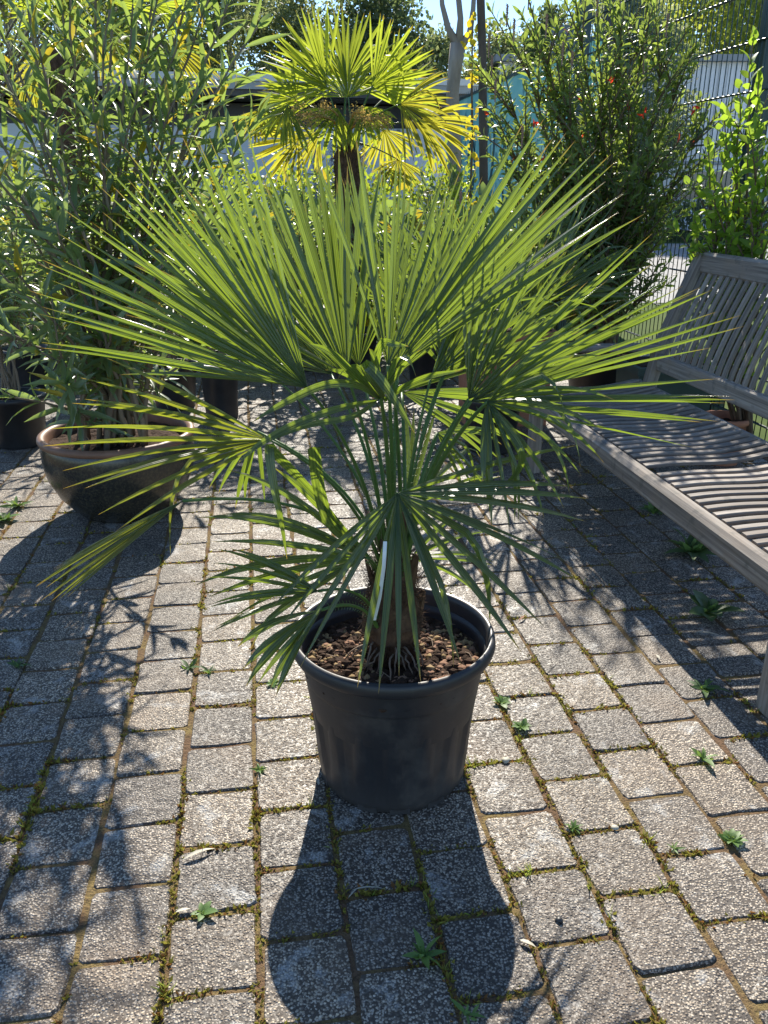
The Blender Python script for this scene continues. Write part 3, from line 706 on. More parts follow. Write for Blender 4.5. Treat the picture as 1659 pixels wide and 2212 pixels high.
# --- main palm
palm = thing('fan_palm', (PX, PY, .325), 'bushy green fan palm with thorny stalks growing in the big black pot', 'palm')
b = MB(); tp = [(.034, 0), (.052, .0), (.062, .02), (.050, .05), (.070, .075), (.072, .11), (.058, .16), (.050, .21), (.040, .25), (.026, .28), (.010, .30)]
b.lathe(tp, (PX, PY, .318), 40, lambda t, z, i: .006 * math.sin(t * 5 + z * 60) + random.gauss(0, .0022)); b.obj('trunk', M['fibre_red'], palm)
fb = MB()
for k in range(1500):
    a = random.uniform(0, 6.283); z = random.uniform(.02, .30); rr = .060 if z < .18 else .060 - (z - .18) * .2; p = Vector((PX + rr * math.cos(a), PY + rr * math.sin(a), .318 + z))
    d = Vector((math.cos(a + random.gauss(0, 1.2)), math.sin(a + random.gauss(0, 1.2)), random.gauss(0, .7))) * random.uniform(.01, .032)
    q = p + d * .5 + Vector((0, 0, -.004)); fb.tube([p, q, p + d], [.0009, .0007, .0003], 3, cap=False)
o = fb.obj('trunk_fibre', M['fibre_red'], palm); o['kind'] = 'stuff'
for k in range(17):
    a = random.uniform(math.pi, 2 * math.pi) if k < 14 else random.uniform(0, math.pi); rr = .05; z0 = random.uniform(.04, .075)
    p = Vector((PX + rr * math.cos(a), PY + rr * math.sin(a), .32 + z0)); e = Vector((PX + (rr + random.uniform(.03, .075)) * math.cos(a + random.gauss(0, .15)), PY + (rr + random.uniform(.03, .075)) * math.sin(a), .322))
    b = MB(); b.tube([x + Vector((random.gauss(0, .002), random.gauss(0, .002), 0)) for x in bez(p, (p + e) / 2 + Vector((.01 * math.cos(a), .01 * math.sin(a), .02)), e, 7)], [.0032, .003, .0028, .0025, .0023, .002, .0018, .0014], 5); b.obj('root', M['root'], palm, True)
for k in range(26):
    x, y = ring(random, .06, .2); a = random.uniform(0, 6.28); l = random.uniform(.02, .06); p = Vector((PX + x, PY + y, .333)); dd = Vector((math.cos(a), math.sin(a), 0)) * l
    b = MB(); b.tube([p, p + dd * .5 + Vector((random.gauss(0, .006), random.gauss(0, .006), .005)), p + dd], [.0014, .0012, .0006], 4); b.obj('root', M['root'], palm)
# old leaf bases
for k in range(11):
    a = 2.4 * k; z = .42 + .022 * k; rr = .052 - .002 * k; c = Vector((PX + rr * math.cos(a), PY + rr * math.sin(a), z)); e = c + Vector((.022 * math.cos(a), .022 * math.sin(a), .085))
    b = MB(); b.tube([c, (c + e) / 2, e], [.017, .013, .006], 6, flat=.45); b.obj('leaf_base', M['fibre_red'], palm)
CR = Vector((PX, PY, .60)); Blades.left = 300
def cr(dx=0, dy=0, z=.60): return (PX + dx, PY + dy, z)
FR = [
  # crown base, hub px, tip px, spread, n, roll, droop, W, edge, kinks, cup
    (cr(.01, -.03, .60), (859, 1066, 1.50), (1065, 1440, 1.26), 158, 19, 0, .12, .0140, .92, .12, .0),
    (cr(.03, .0, .60), (1012, 862, 1.76), (1235, 540, 1.80), 74, 21, 10, .06, .0098, .9, .04, .0),
    (cr(.03, -.01, .60), (1018, 866, 1.70), (1570, 690, 1.52), 56, 21, 22, .03, .0098, .86, .05, .0),
    (cr(.03, -.03, .60), (1053, 868, 1.55), (1310, 985, 1.38), 150, 18, 10, .42, .0110, .85, .3, .0),
    (cr(-.03, -.02, .62), (664, 838, 1.60), (205, 405, 1.60), 66, 31, -8, .04, .0104, .95, .03, .0),
    (cr(-.02, -.02, .62), (750, 812, 1.72), (520, 350, 1.84), 74, 24, 10, .05, .0170, .95, .03, .0),
    (cr(.00, -.02, .64), (838, 790, 1.66), (872, 325, 1.82), 58, 19, 25, .05, .0104, .95, .03, .0),
    (cr(.02, -.02, .62), (848, 800, 1.70), (1275, 315, 1.80), 30, 15, 0, .06, .0155, .97, .0, .0),
    (cr(-.03, -.02, .58), (582, 950, 1.62), (105, 945, 1.38), 46, 12, 0, .12, .0104, .86, .12, .0),
    (cr(-.04, -.01, .56), (395, 1082, 1.45), (75, 1275, 1.28), 14, 11, 0, .10, .0125, .85, .1, .0),
    (cr(-.02, -.03, .50), (790, 1205, 1.60), (440, 1110, 1.45), 70, 9, 0, .28, .0165, .85, .1, .0),
    (cr(-.03, -.03, .42), (688, 1277, 1.52), (440, 1235, 1.38), 48, 8, 0, .18, .0098, .85, .0, .0),
    (cr(-.03, -.04, .40), (694, 1318, 1.50), (515, 1440, 1.36), 40, 6, 0, .45, .026, .9, .0, .0),
    (cr(.02, .02, .62), (962, 800, 1.92), (1070, 420, 2.08), 118, 26, 20, .06, .0098, .85, .04, .0),
    (cr(.0, .03, .64), (858, 808, 2.0), (985, 350, 2.15), 80, 24, -10, .05, .0098, .92, .03, .0),
    (cr(-.02, .03, .64), (715, 808, 2.02), (455, 400, 2.15), 92, 28, 14, .06, .0098, .92, .03, .0),
    (cr(-.01, .03, .64), (775, 790, 2.1), (735, 385, 2.25), 70, 21, -20, .05, .0098, .92, .03, .0),
    (cr(.03, .03, .62), (868, 846, 2.05), (1235, 838, 2.25), 64, 12, 30, .15, .015, .85, .1, .0),
    (cr(.03, .02, .50), (885, 1090, 1.95), (1010, 890, 2.12), 70, 8, 0, .10, .015, .85, .1, .0),
    (cr(.03, .02, .45), (888, 1205, 1.86), (1075, 1160, 1.9), 50, 5, 0, .35, .012, .85, .1, .0),
    (cr(-.03, .02, .60), (556, 932, 1.9), (450, 1060, 1.95), 80, 7, 0, .35, .014, .85, .1, .0),
    (cr(.02, -.03, .55), (945, 935, 1.85), (1085, 1010, 1.95), 70, 6, 0, .3, .0098, .85, .2, .0),
    (cr(-.02, .0, .62), (610, 830, 1.85), (300, 590, 1.95), 60, 19, -20, .08, .0098, .95, .05, .0),
    (cr(.02, .0, .62), (930, 820, 1.8), (1190, 560, 1.9), 60, 17, 10, .08, .0098, .9, .05, .0),
]
rp = random.Random(42)
for (c0, h, tp_, sp, n_, ro, dr, W_, ed, kk, cu) in FR:
    frond(palm, c0, P(*h), P(*tp_), sp, n_, ro, dr, W_, ed, cu, .085, 'palm_blade_old' if h[0] in (395, 582) else 'palm_blade', .0062, True, kinks=kk, thorns=True, lift=.30, rs=rp)
# young folded spear leaves and the stray curled segments
sp_ = frond(palm, cr(-.005, -.02, .62), P(823, 860, 1.55), P(800, 700, 1.45), 60, 5, 0, .5, .015, .8, kinks=.4, rs=rp, thorns=True)
for pts, W_, bl in (
    ([(823, 858, 1.55), (812, 790, 1.50), (826, 742, 1.46), (852, 743, 1.43), (882, 748, 1.42)], .014, False),
    ([(835, 868, 1.55), (800, 815, 1.48), (790, 788, 1.44), (822, 820, 1.40), (862, 880, 1.36), (895, 935, 1.33)], .018, False),
    ([(820, 862, 1.55), (770, 815, 1.48), (715, 762, 1.42), (666, 742, 1.40)], .014, False),
    ([(820, 862, 1.55), (770, 832, 1.47), (700, 832, 1.42), (610, 872, 1.38), (545, 912, 1.36)], .014, False),
    ([(815, 866, 1.55), (740, 880, 1.47), (640, 915, 1.40), (560, 960, 1.37), (515, 1000, 1.36)], .013, False),
    ([(815, 866, 1.55), (760, 900, 1.47), (660, 920, 1.42), (575, 955, 1.39)], .011, False),
    ([(828, 866, 1.55), (870, 838, 1.50), (930, 812, 1.45), (1000, 800, 1.42)], .012, False)):
    ribbon(sp_, [P(*q) for q in pts], W_, 'palm_blade', bl)
for pts, W_, bl in (
    ([(790, 1200, 1.6), (690, 1080, 1.52), (600, 985, 1.45), (582, 968, 1.42), (590, 1040, 1.40), (608, 1130, 1.39), (620, 1208, 1.385)], .017, False),
    ([(780, 1195, 1.6), (715, 1130, 1.54), (690, 1060, 1.5), (678, 968, 1.48)], .024, True),
    ([(1053, 868, 1.56), (1046, 930, 1.50), (1044, 1000, 1.47), (1043, 1040, 1.46)], .012, False),
    ([(1053, 868, 1.56), (1100, 930, 1.48), (1126, 975, 1.44), (1118, 1020, 1.46), (1070, 1062, 1.5)], .013, False)):
    ribbon(palm, [P(*q) for q in pts], W_, 'palm_blade', bl)
# the white label strip on the trunk
lab = MB(); vs, fs = [], []; lp = [(832, 1170), (831, 1190), (829, 1225), (820, 1290), (808, 1340)]
for i, (x, y) in enumerate(lp):
    c = P(x, y, 1.43 - .008 * i); vs += [c + Vector((-.0036, 0, .0)), c + Vector((.0036, 0, 0)), c + Vector((.0036, .0012, 0)), c + Vector((-.0036, .0012, 0))]
for i in range(4):
    for k in range(4): fs.append((i * 4 + k, i * 4 + (k + 1) % 4, i * 4 + 4 + (k + 1) % 4, i * 4 + 4 + k))
lab.add(vs, fs); tag(lab.obj('plant_label', M['white_label']), 'narrow white plastic plant label hanging against the palm trunk', 'plant label')

# --- yellow-lit palm behind
def back_palm(x, y, crown_z, label, fr, tr=.10, base_z=0, single=300, seed=1, name='windmill_palm', lean=0):
    rs = random.Random(seed); Blades.left = single
    t = thing(name, (x, y, 0), label, 'palm')
    b = MB(); pr = [(tr * .8, 0), (tr * .85, crown_z * .3), (tr, crown_z * .6), (tr * 1.15, crown_z * .82), (tr * 1.1, crown_z * .93), (tr * .6, crown_z)]
    n = 24; prf = []
    for i in range(len(pr) - 1):
        for k in range(5): u = k / 5; prf.append((pr[i][0] * (1 - u) + pr[i + 1][0] * u, pr[i][1] * (1 - u) + pr[i + 1][1] * u))
    prf.append(pr[-1]); b.lathe(prf, (x, y, 0), n, lambda a, z, i: rs.gauss(0, tr * .07)); b.obj('trunk', M['fibre'], t)
    f = MB()
    for k in range(1500):
        a = rs.uniform(0, 6.283); z = crown_z * (rs.uniform(.25, 1)); rr = tr * (.85 + .3 * z / crown_z); p = Vector((x + rr * math.cos(a), y + rr * math.sin(a), z)); d = Vector((math.cos(a), math.sin(a), rs.gauss(-.3, .8))) * rs.uniform(.02, .06)
        f.tube([p, p + d * .6, p + d + Vector((0, 0, -.015))], [.0016, .0012, .0005], 3, cap=False)
    o = f.obj('trunk_fibre', M['fibre'], t); o['kind'] = 'stuff'
    for (h, tp_, sp, n_, ro, dr, W_, ed, mt) in fr:
        hub, tip = P(*h), P(*tp_); a = rs.uniform(0, 6.28)
        frond(t, (x + .04 * math.cos(a), y + .04 * math.sin(a), crown_z - .03 - .04 * rs.random()), hub, tip, sp, n_, ro, dr, W_, ed, 0, .03, mt, .010, True, kinks=.06, lift=.2, rs=rs)
    return t
c = P(750, 300, 6.9)
bp = back_palm(c.x, c.y, c.z, 'tall palm with glowing yellow-green fans on a dark fibrous trunk, behind the potted palm', [
    ((748, 175, 7.2), (745, 15, 7.5), 235, 40, 0, .05, .032, .95, 'palm_back'),
    ((705, 185, 7.0), (575, 95, 7.2), 130, 26, 0, .05, .032, .95, 'palm_back'),
    ((805, 185, 6.9), (930, 105, 7.0), 120, 24, 0, .05, .032, .95, 'palm_back'),
    ((752, 210, 7.0), (730, 110, 7.2), 160, 28, 20, .05, .031, .9, 'palm_back'),
    ((845, 200, 7.3), (935, 130, 7.6), 110, 20, 0, .08, .031, .9, 'palm_back'),
    ((640, 215, 7.1), (560, 170, 7.3), 120, 20, 10, .12, .031, .9, 'palm_back'),
    ((865, 225, 6.5), (975, 260, 6.2), 110, 24, 0, .25, .032, .85, 'palm_back_old'),
    ((905, 262, 7.0), (1025, 320, 7.0), 100, 22, 0, .30, .032, .85, 'palm_back_old'),
    ((620, 228, 6.6), (590, 310, 6.3), 120, 22, 0, .30, .031, .85, 'palm_back'),
    ((645, 300, 7.0), (545, 345, 7.0), 150, 24, 0, .10, .031, .9, 'palm_back_old'),
    ((690, 290, 7.2), (630, 350, 7.2), 110, 18, 0, .10, .031, .9, 'palm_back_old'),
    ((830, 280, 7.3), (850, 370, 7.4), 130, 20, 0, .10, .031, .9, 'palm_back_old'),
    ((860, 345, 6.9), (855, 420, 6.9), 150, 24, 0, .15, .031, .95, 'palm_back_old'),
    ((730, 235, 6.75), (690, 330, 6.7), 120, 16, 0, .3, .035, .9, 'palm_back'),
    ((780, 230, 6.75), (820, 320, 6.7), 120, 16, 0, .3, .035, .9, 'palm_back'),
    ((555, 240, 6.8), (530, 310, 6.8), 110, 16, 0, .25, .036, .9, 'palm_back_old'),
], tr=.092, seed=3)
# its hanging flower clusters
rs_ = np.random.default_rng(9)
for (x, y, Y, wd, hg) in ((640, 250, 6.6, 22, 30), (668, 258, 6.55, 18, 26), (700, 235, 6.6, 14, 18), (775, 245, 6.6, 22, 14), (800, 260, 6.5, 26, 16), (830, 262, 6.6, 16, 16)):
    c0 = P(x, y, Y); st = MB(); cc = P(750, 290, 6.85); st.tube(bez(cc, (cc + c0) / 2 + Vector((0, 0, .12)), c0, 6), .008, 5)
    so = st.obj('flower_cluster', M['flower_gold'], bp)
    n = 260; q = rs_.normal(size=(n, 3)) * np.array([wd, 18, hg]) * .45 / 255; Pn = q + np.array(c0)
    o = link('florets', cloud_mesh('florets', Pn - np.array(ORI[so.name]), rs_.normal(size=(n, 3)), rs_.normal(size=(n, 3)), np.full(n, .012), np.full(n, .011)), M['flower_gold'], so); o['kind'] = 'stuff'
# --- left palm behind the oleander
c = P(152, 95, 6.1)
back_palm(P(172, 400, 6.1).x, 6.1, c.z, 'thick hairy-trunked palm rising behind the oleander at the left', [
    ((95, 110, 6.0), (30, 190, 5.9), 120, 20, 0, .35, .03, .9, 'palm_back_old'),
    ((65, 150, 6.2), (60, 250, 6.2), 110, 16, 0, .3, .03, .9, 'palm_back_old'),
    ((215, 60, 6.0), (300, 160, 6.0), 90, 18, 0, .35, .03, .9, 'palm_back_old'),
    ((360, 90, 5.8), (470, 190, 5.8), 70, 20, 0, .40, .03, .9, 'palm_back_old'),
    ((330, 10, 6.2), (430, 20, 6.2), 100, 18, 0, .2, .03, .9, 'palm_back'),
    ((110, 30, 6.3), (30, -40, 6.3), 120, 20, 0, .1, .03, .9, 'palm_back'),
    ((160, -10, 6.2), (170, -120, 6.2), 140, 20, 0, .1, .03, .9, 'palm_back'),
    ((235, 0, 6.4), (320, -80, 6.4), 120, 20, 0, .1, .03, .9, 'palm_back'),
    ((130, 140, 6.6), (150, 240, 6.6), 90, 14, 0, .2, .03, .9, 'palm_back_old'),
], tr=.095, seed=8, single=170, name='hairy_palm')

# ------------------------------------------------------------------ pots and shrubs
def small_pot(x, y, r_, h, label, mat='pot_dull', name='nursery_pot', cat='pot', rim=.012):
    t = thing(name, (x, y, 0), label, cat)
    b = MB(); b.lathe([(.001, .0), (r_ * .78, 0), (r_ * .80, .01), (r_ * .95, h - .035), (r_ + rim * .6, h - .03), (r_ + rim, h - .015), (r_ + rim * .6, h), (r_ * .95, h), (r_ * .93, h - .06)], n=40); link('body', b.mesh('body', True), M[mat], t)
    link('soil', soil_disc(r_ * .935, h - .05, .004, 9).mesh('soil'), M['soil'], t); return t
# bowl with terracotta lip
BX, BY = -1.215, 3.62
bowl = thing('glazed_bowl', (BX, BY, 0), 'wide dark glazed planter bowl with a terracotta coloured lip under the oleander', 'bowl')
b = MB(); b.lathe([(.001, .0), (.17, 0), (.195, .008), (.235, .045), (.285, .11), (.322, .19), (.336, .26), (.337, .33), (.330, .352)], n=64); link('body', b.mesh('body', True), M['glaze'], bowl)
b = MB(); b.lathe([(.330, .352), (.340, .356), (.346, .368), (.342, .382), (.330, .388), (.315, .384), (.308, .372), (.305, .34), (.29, .28)], n=64); link('lip', b.mesh('lip', True), M['brown_lip'], bowl)
link('soil', soil_disc(.302, .335, .004, 4).mesh('soil'), M['soil'], bowl)

def leafy_stems(t, base, targets, mat, stem_mat, leaf_len, leaf_w, node=.035, whorl=3, leafy=.62, kind='lance', single=300, seed=0, r0=.009, side=2, up_tilt=.75, twig_len=.35, spread_base=.1, tipcluster=True, lower_droop=.8, bulge=.25):
    rs = random.Random(seed); Pn, D, U, L, W = [], [], [], [], []; base = Vector(base)
    def leaves(pts, frac, scale=1.0, dens=1.0):
        tot = sum((pts[i + 1] - pts[i]).length for i in range(len(pts) - 1)); nn = max(2, int(tot * frac / node * dens)); m_ = len(pts) - 1
        for k in range(nn + 1):
            u = 1 - frac + frac * k / nn; x = min(u * m_, m_ - 1e-4); i = int(x); p = pts[i].lerp(pts[i + 1], x - i); dd = (pts[i + 1] - pts[i]).normalized()
            a0 = rs.uniform(0, 6.28) if kind == 'lance' else k * 2.4; ax = dd.cross(Vector((.3, .9, .1))).normalized()
            top = (k / nn)
            for j in range(whorl):
                if rs.random() < .12: continue
                rad = Matrix.Rotation(a0 + j * 6.283 / whorl + rs.gauss(0, .25), 3, dd) @ ax
                ang = (1 - top) * (1.35) + .55 * top + rs.gauss(0, .18) if top < .93 else rs.uniform(.12, .5)
                d = dd * math.cos(ang) + rad * math.sin(ang)
                if kind == 'lance': d = d + Vector((0, 0, -lower_droop * (1 - top) * rs.random()))
                Pn.append(tuple(p)); D.append(tuple(d)); U.append(tuple(dd + Vector((rs.gauss(0, .25), rs.gauss(0, .25), rs.gauss(0, .25)))))
                l = leaf_len * rs.uniform(.65, 1.15) * scale * (.55 if top > .95 else 1); L.append(l); W.append(leaf_w * rs.uniform(.8, 1.15) * scale)
    for tg in targets:
        tg = Vector(tg); a = rs.uniform(0, 6.28); b0 = base + Vector((math.cos(a), math.sin(a), 0)) * spread_base * rs.random(); v = tg - b0
        mid = b0 + Vector((v.x * bulge, v.y * bulge, v.z * .55)); pts = bez(b0, mid, tg, 12)
        pts = [p + Vector((rs.gauss(0, .006), rs.gauss(0, .006), 0)) for p in pts]
        b = MB(); b.tube(pts, [r0 * (1 - .72 * k / 12) for k in range(13)], 6); b.obj('stem', stem_mat, t, True); leaves(pts, leafy)
        for s_ in range(side):
            i = rs.randint(4, 10); p = pts[i]; dd = (pts[i + 1] - p).normalized(); o_ = Vector((rs.gauss(0, 1), rs.gauss(0, 1), .2)).normalized()
            e = p + (dd * up_tilt + o_ * .6).normalized() * twig_len * rs.uniform(.6, 1.2) * min(1, v.length); q = bez(p, p + dd * .12 + o_ * .06, e, 6)
            b = MB(); b.tube(q, [r0 * .45 * (1 - .6 * k / 6) for k in range(7)], 5); b.obj('twig', stem_mat, t, True); leaves(q, .8, .9)
    foliage(t, np.array(Pn), np.array(D), np.array(U), np.array(L), np.array(W), kind, mat, single)
    return len(Pn)
ole = thing('oleander', (BX, BY, .33), 'tall leafy oleander with long narrow leaves growing in the glazed bowl', 'shrub')
tg = [P(*q) for q in ((292, 10, 3.45), (232, 20, 3.3), (150, -20, 3.5), (60, 30, 3.3), (400, 60, 3.7), (345, -30, 3.6), (370, 215, 3.4), (295, 215, 3.35), (210, 215, 3.2), (185, 240, 3.5), (75, 265, 3.15),
    (10, 160, 3.3), (-40, 60, 3.4), (475, 200, 3.8), (535, 150, 3.9), (460, 330, 3.6), (115, 480, 3.0), (45, 420, 3.1), (-20, 330, 3.2), (170, 560, 3.1), (360, 560, 3.3), (420, 500, 3.5),
    (60, 640, 3.0), (10, 560, 3.1), (95, 760, 3.05), (30, 860, 3.1), (300, 620, 3.2), (420, 660, 3.4), (470, 740, 3.5), (230, 700, 3.1), (140, 830, 3.1), (-30, 700, 3.2), (250, -150, 3.5), (120, -120, 3.6), (360, -130, 3.7), (30, -150, 3.4), (-60, -60, 3.6), (560, 250, 3.6), (505, 285, 3.7), (555, 60, 3.75), (430, 190, 3.5), (470, -60, 3.7), (540, -120, 3.8), (450, -180, 3.8), (500, 420, 3.7), (-110, 120, 3.4), (-100, 300, 3.3), (-130, 480, 3.2), (200, -210, 3.6))]
nl = leafy_stems(ole, (BX, BY, .335), tg, M['oleander'], M['stem'], .19, .025, node=.084, seed=4, r0=.012, side=1, spread_base=.2, single=300, bulge=.18)
print('oleander leaves', nl)
# more oleanders in black nursery pots behind
k_ = 0
for (x, y, h, n_, lb, pl) in (
    (-1.07, 5.3, .6, 5, 'low oleander in a black pot right behind the glazed bowl', 'black nursery pot directly behind the right side of the glazed bowl'),
    (-2.15, 4.7, 1.15, 9, 'oleander at the left picture edge behind the bowl', 'black nursery pot at the left edge behind the oleander'),
    (-1.45, 5.6, 1.2, 10, 'mid-height oleander behind the tall oleander', 'nursery pot of the mid-height oleander in the second row'),
    (-.62, 6.9, 1.15, 10, 'bright oleander left of the dark palm trunk in the background', 'nursery pot left of the background palm'),
    (.34, 6.3, 1.15, 12, 'oleander showing through the potted palm right of the background trunk', 'nursery pot hidden behind the crown of the potted palm'),
    (-2.7, 6.2, 1.5, 9, 'taller oleander at the far left in the back row', 'nursery pot at the far left in the back row')):
    ph = .30 if k_ else .42
    small_pot(x, y, .17 if k_ else .13, ph, pl)
    t = thing('oleander', (x, y, ph - .04), lb, 'shrub')
    rs = random.Random(50 + k_); tt = [(x + rs.gauss(0, .33), y + rs.gauss(0, .25), ph + h * rs.uniform(.55, 1.05)) for _ in range(n_)]
    leafy_stems(t, (x, y, ph - .05), tt, M['oleander'], M['stem'], .17, .024, node=.06, seed=60 + k_, r0=.008, side=3, single=(60, 60, 70, 80, 80, 30)[k_], spread_base=.05); k_ += 1
# background palm stands in a pot too
box_hedge('shrub_row', 'lush long-leaved shrub row in front of the garden hedge, behind the pots', -4.2, 1.0, 7.3, 8.2, 1.12, M['oleander'], 5200, .13, 14)
small_pot(P(750, 300, 6.9).x, 6.9, .24, .02 + .3, 'wide black tub holding the yellow-lit background palm', name='plant_tub')

# spiky young palm behind the potted palm, right
yp = thing('spiky_palm', (.62, 4.6, 0), 'blue-green spiky fan palm behind the right side of the potted palm', 'palm'); Blades.left = 90
small_pot(.62, 4.6, .17, .32, 'black pot of the spiky palm behind the bench arm')
rs = random.Random(77)
for k in range(9):
    a = k * .7 + .3; hub = Vector((.62 + .26 * math.cos(a), 4.6 + .2 * math.sin(a), .75 + .12 * rs.random())); tip = hub + Vector((.42 * math.cos(a), .2 * math.sin(a), .36 + .22 * rs.random()))
    frond(yp, (.62, 4.6, .33), hub, tip, 90, 15, rs.uniform(-30, 30), .08, .018, .9, mat='palm_blade', rs=rs)

# bottlebrush
cb = Vector((1.55, 5.75, 0))
bt = thing('bottlebrush_shrub', tuple(cb), 'tall dense bottlebrush shrub with brown seed spikes in front of the mesh fence', 'shrub')
tgc = [P(*q) for q in ((1062, 150, 5.6), (1095, 40, 5.7), (1140, 5, 5.6), (1180, -20, 5.8), (1235, -40, 5.6), (1290, 20, 5.5), (1345, -30, 5.7), (1400, 0, 5.6), (1450, 40, 5.7), (1490, 100, 5.7), (1535, 230, 5.6), (1500, 330, 5.6),
    (1060, 260, 5.6), (1085, 330, 5.5), (1120, 430, 5.6), (1170, 500, 5.4), (1140, 200, 5.8), (1200, 130, 5.5), (1260, 200, 5.4), (1310, 130, 5.5), (1380, 200, 5.5), (1440, 260, 5.6), (1230, 330, 5.4), (1290, 400, 5.4), (1220, 560, 5.3), (1300, 560, 5.3), (1430, 430, 5.5), (1370, 340, 5.4), (1160, 620, 5.4), (1420, 600, 5.5), (1180, 330, 5.7), (1340, 480, 5.8), (1080, 520, 5.5), (1110, 590, 5.4), (1075, 430, 5.6), (1240, 470, 5.5), (1150, 60, 5.7), (1340, 60, 5.7))]
nl = leafy_stems(bt, (cb.x, cb.y, .3), tgc, M['bottlebrush'], M['twig'], .084, .024, node=.0150, whorl=1, leafy=.74, kind='oval', seed=12, r0=.014, side=13, twig_len=.42, single=300, spread_base=.12, bulge=.35)
print('bottlebrush leaves', nl)
small_pot(cb.x, cb.y, .28, .36, 'dark tub holding the bottlebrush shrub behind the bench', name='plant_tub')
for i, (x, y, Y) in enumerate([(q[0], q[1], q[2]) for q in ((1062, 148, 5.6), (1095, 38, 5.7), (1142, 0, 5.6), (1110, 70, 5.5), (1056, 105, 5.6), (1128, 300, 5.4), (1290, 15, 5.45), (1215, 120, 5.4), (1400, -2, 5.6), (1440, 60, 5.5), (1070, 200, 5.5), (1390, 150, 5.4), (1180, 60, 5.5), (1235, 140, 5.4), (995, 440, 5.3), (1030, 505, 5.0))]):
    p = P(x, y, Y); b = MB()
    for k in range(26):
        a = k * 2.4; z = k * .0026; q = p + Vector((0, 0, z)); d = Vector((math.cos(a), math.sin(a), .9)) * .010; b.tube([q, q + d], [.0045, .001], 4)
    b.tube([p - Vector((0, 0, .05)), p + Vector((0, 0, .07))], .0045, 5); b.obj('seed_spike', M['bud'], bt)
for (x, y) in ((1317, 175), (1168, 348), (1101, 485), (1152, 268), (1390, 245), (1500, 235)):
    p = np.array(P(x, y, 5.15)); n = 4; rsn = np.random.default_rng(x)
    o = link('red_bloom', cloud_mesh('red_bloom', rsn.normal(size=(n, 3)) * .008 + p - np.array(cb), rsn.normal(size=(n, 3)), rsn.normal(size=(n, 3)), np.full(n, .035), np.full(n, .014), 'oval'), M['red_bloom'], bt)

# lime leaved branches at the right edge
hb = thing('hornbeam', (2.0, 4.3, 0), 'young hornbeam with lime green pleated leaves at the right picture edge', 'shrub')
tgh = [P(*q) for q in ((1625, 75, 4.2), (1600, 190, 4.25), (1565, 260, 4.2), (1590, 330, 4.25), (1640, 260, 4.1), (1570, 440, 4.35), (1600, 470, 4.3), (1640, 400, 4.15), (1530, 480, 4.5), (1560, 500, 4.4), (1650, 500, 4.2), (1500, 440, 4.4), (1530, 300, 4.3), (1545, 380, 4.3), (1500, 520, 4.5), (1640, 160, 4.2), (1660, 330, 4.1))]
leafy_stems(hb, (2.0, 4.3, .02), tgh, M['hornbeam'], M['twig'], .078, .036, node=.024, whorl=1, leafy=.55, kind='oval', seed=21, r0=.010, side=6, twig_len=.25, single=260, bulge=.75, spread_base=.03)
# silvery twigs hanging in at the top left corner
so = thing('olive_tree', (-2.6, 3.9, 0), 'silver-leaved tree reaching in at the top left corner', 'tree')
tgs = [P(*q) for q in ((40, 40, 3.9), (90, 20, 3.9), (20, 110, 3.8), (70, 80, 4.0), (110, 50, 3.9), (-20, 60, 3.8), (50, 150, 3.9))]
leafy_stems(so, (-2.6, 3.9, .02), tgs, M['silver'], M['twig'], .045, .011, node=.018, whorl=2, leafy=.35, kind='oval', seed=31, r0=.016, side=6, twig_len=.35, single=120, bulge=.2)

# ------------------------------------------------------------------ mesh fence on the right
def fence():
    x_of = lambda Y: 2.02 - .175 * (Y - 5.2)
    d = Vector((-.175, 1, 0)).normalized(); t = thing('mesh_fence', (x_of(5.09), 5.09, 0), 'tall dark green steel mesh fence running back along the right side', 'fence')
    pitch = .055; Y0, Y1 = 2.3, 7.9; n = int((Y1 - Y0) / (pitch * d.y)); Ht = 3.3
    bm = MB(); bm.tube([(0, 0, .05), (0, 0, Ht)], .0032, 6); me = bm.mesh('bar', True); me.materials.append(M['wire_green'])
    for k in range(n):
        Y = Y0 + k * pitch * d.y; o = bpy.data.objects.new('bar', me); COL.objects.link(o); o.parent = t; o.location = (x_of(Y) - x_of(5.09), Y - 5.09, 0)
    rb = MB(); a, b_ = Vector((x_of(Y0), Y0, 0)), Vector((x_of(Y1), Y1, 0)); nrm = Vector((d.y, -d.x, 0))
    for z in [.16 + .25 * k for k in range(13)]:
        for s in (-.0075, .0075):
            b = MB(); b.tube([a + nrm * s + Vector((0, 0, z)), b_ + nrm * s + Vector((0, 0, z))], .0045, 6); b.obj('rail', M['wire_green'], t)
    for Y in (2.55, 5.09, 7.7):
        b = MB(); c = Vector((x_of(Y), Y, 0)) + nrm * .058; b.box((c.x, c.y, 1.7), (.09, .075, 3.4), rot=math.atan2(d.y, d.x) - math.pi / 2); b.obj('post', M['wire_green'], t)
        b = MB(); b.box((c.x, c.y, 3.41), (.1, .085, .02), rot=math.atan2(d.y, d.x) - math.pi / 2); b.obj('post_cap', M['wire_green'], t)
fence()

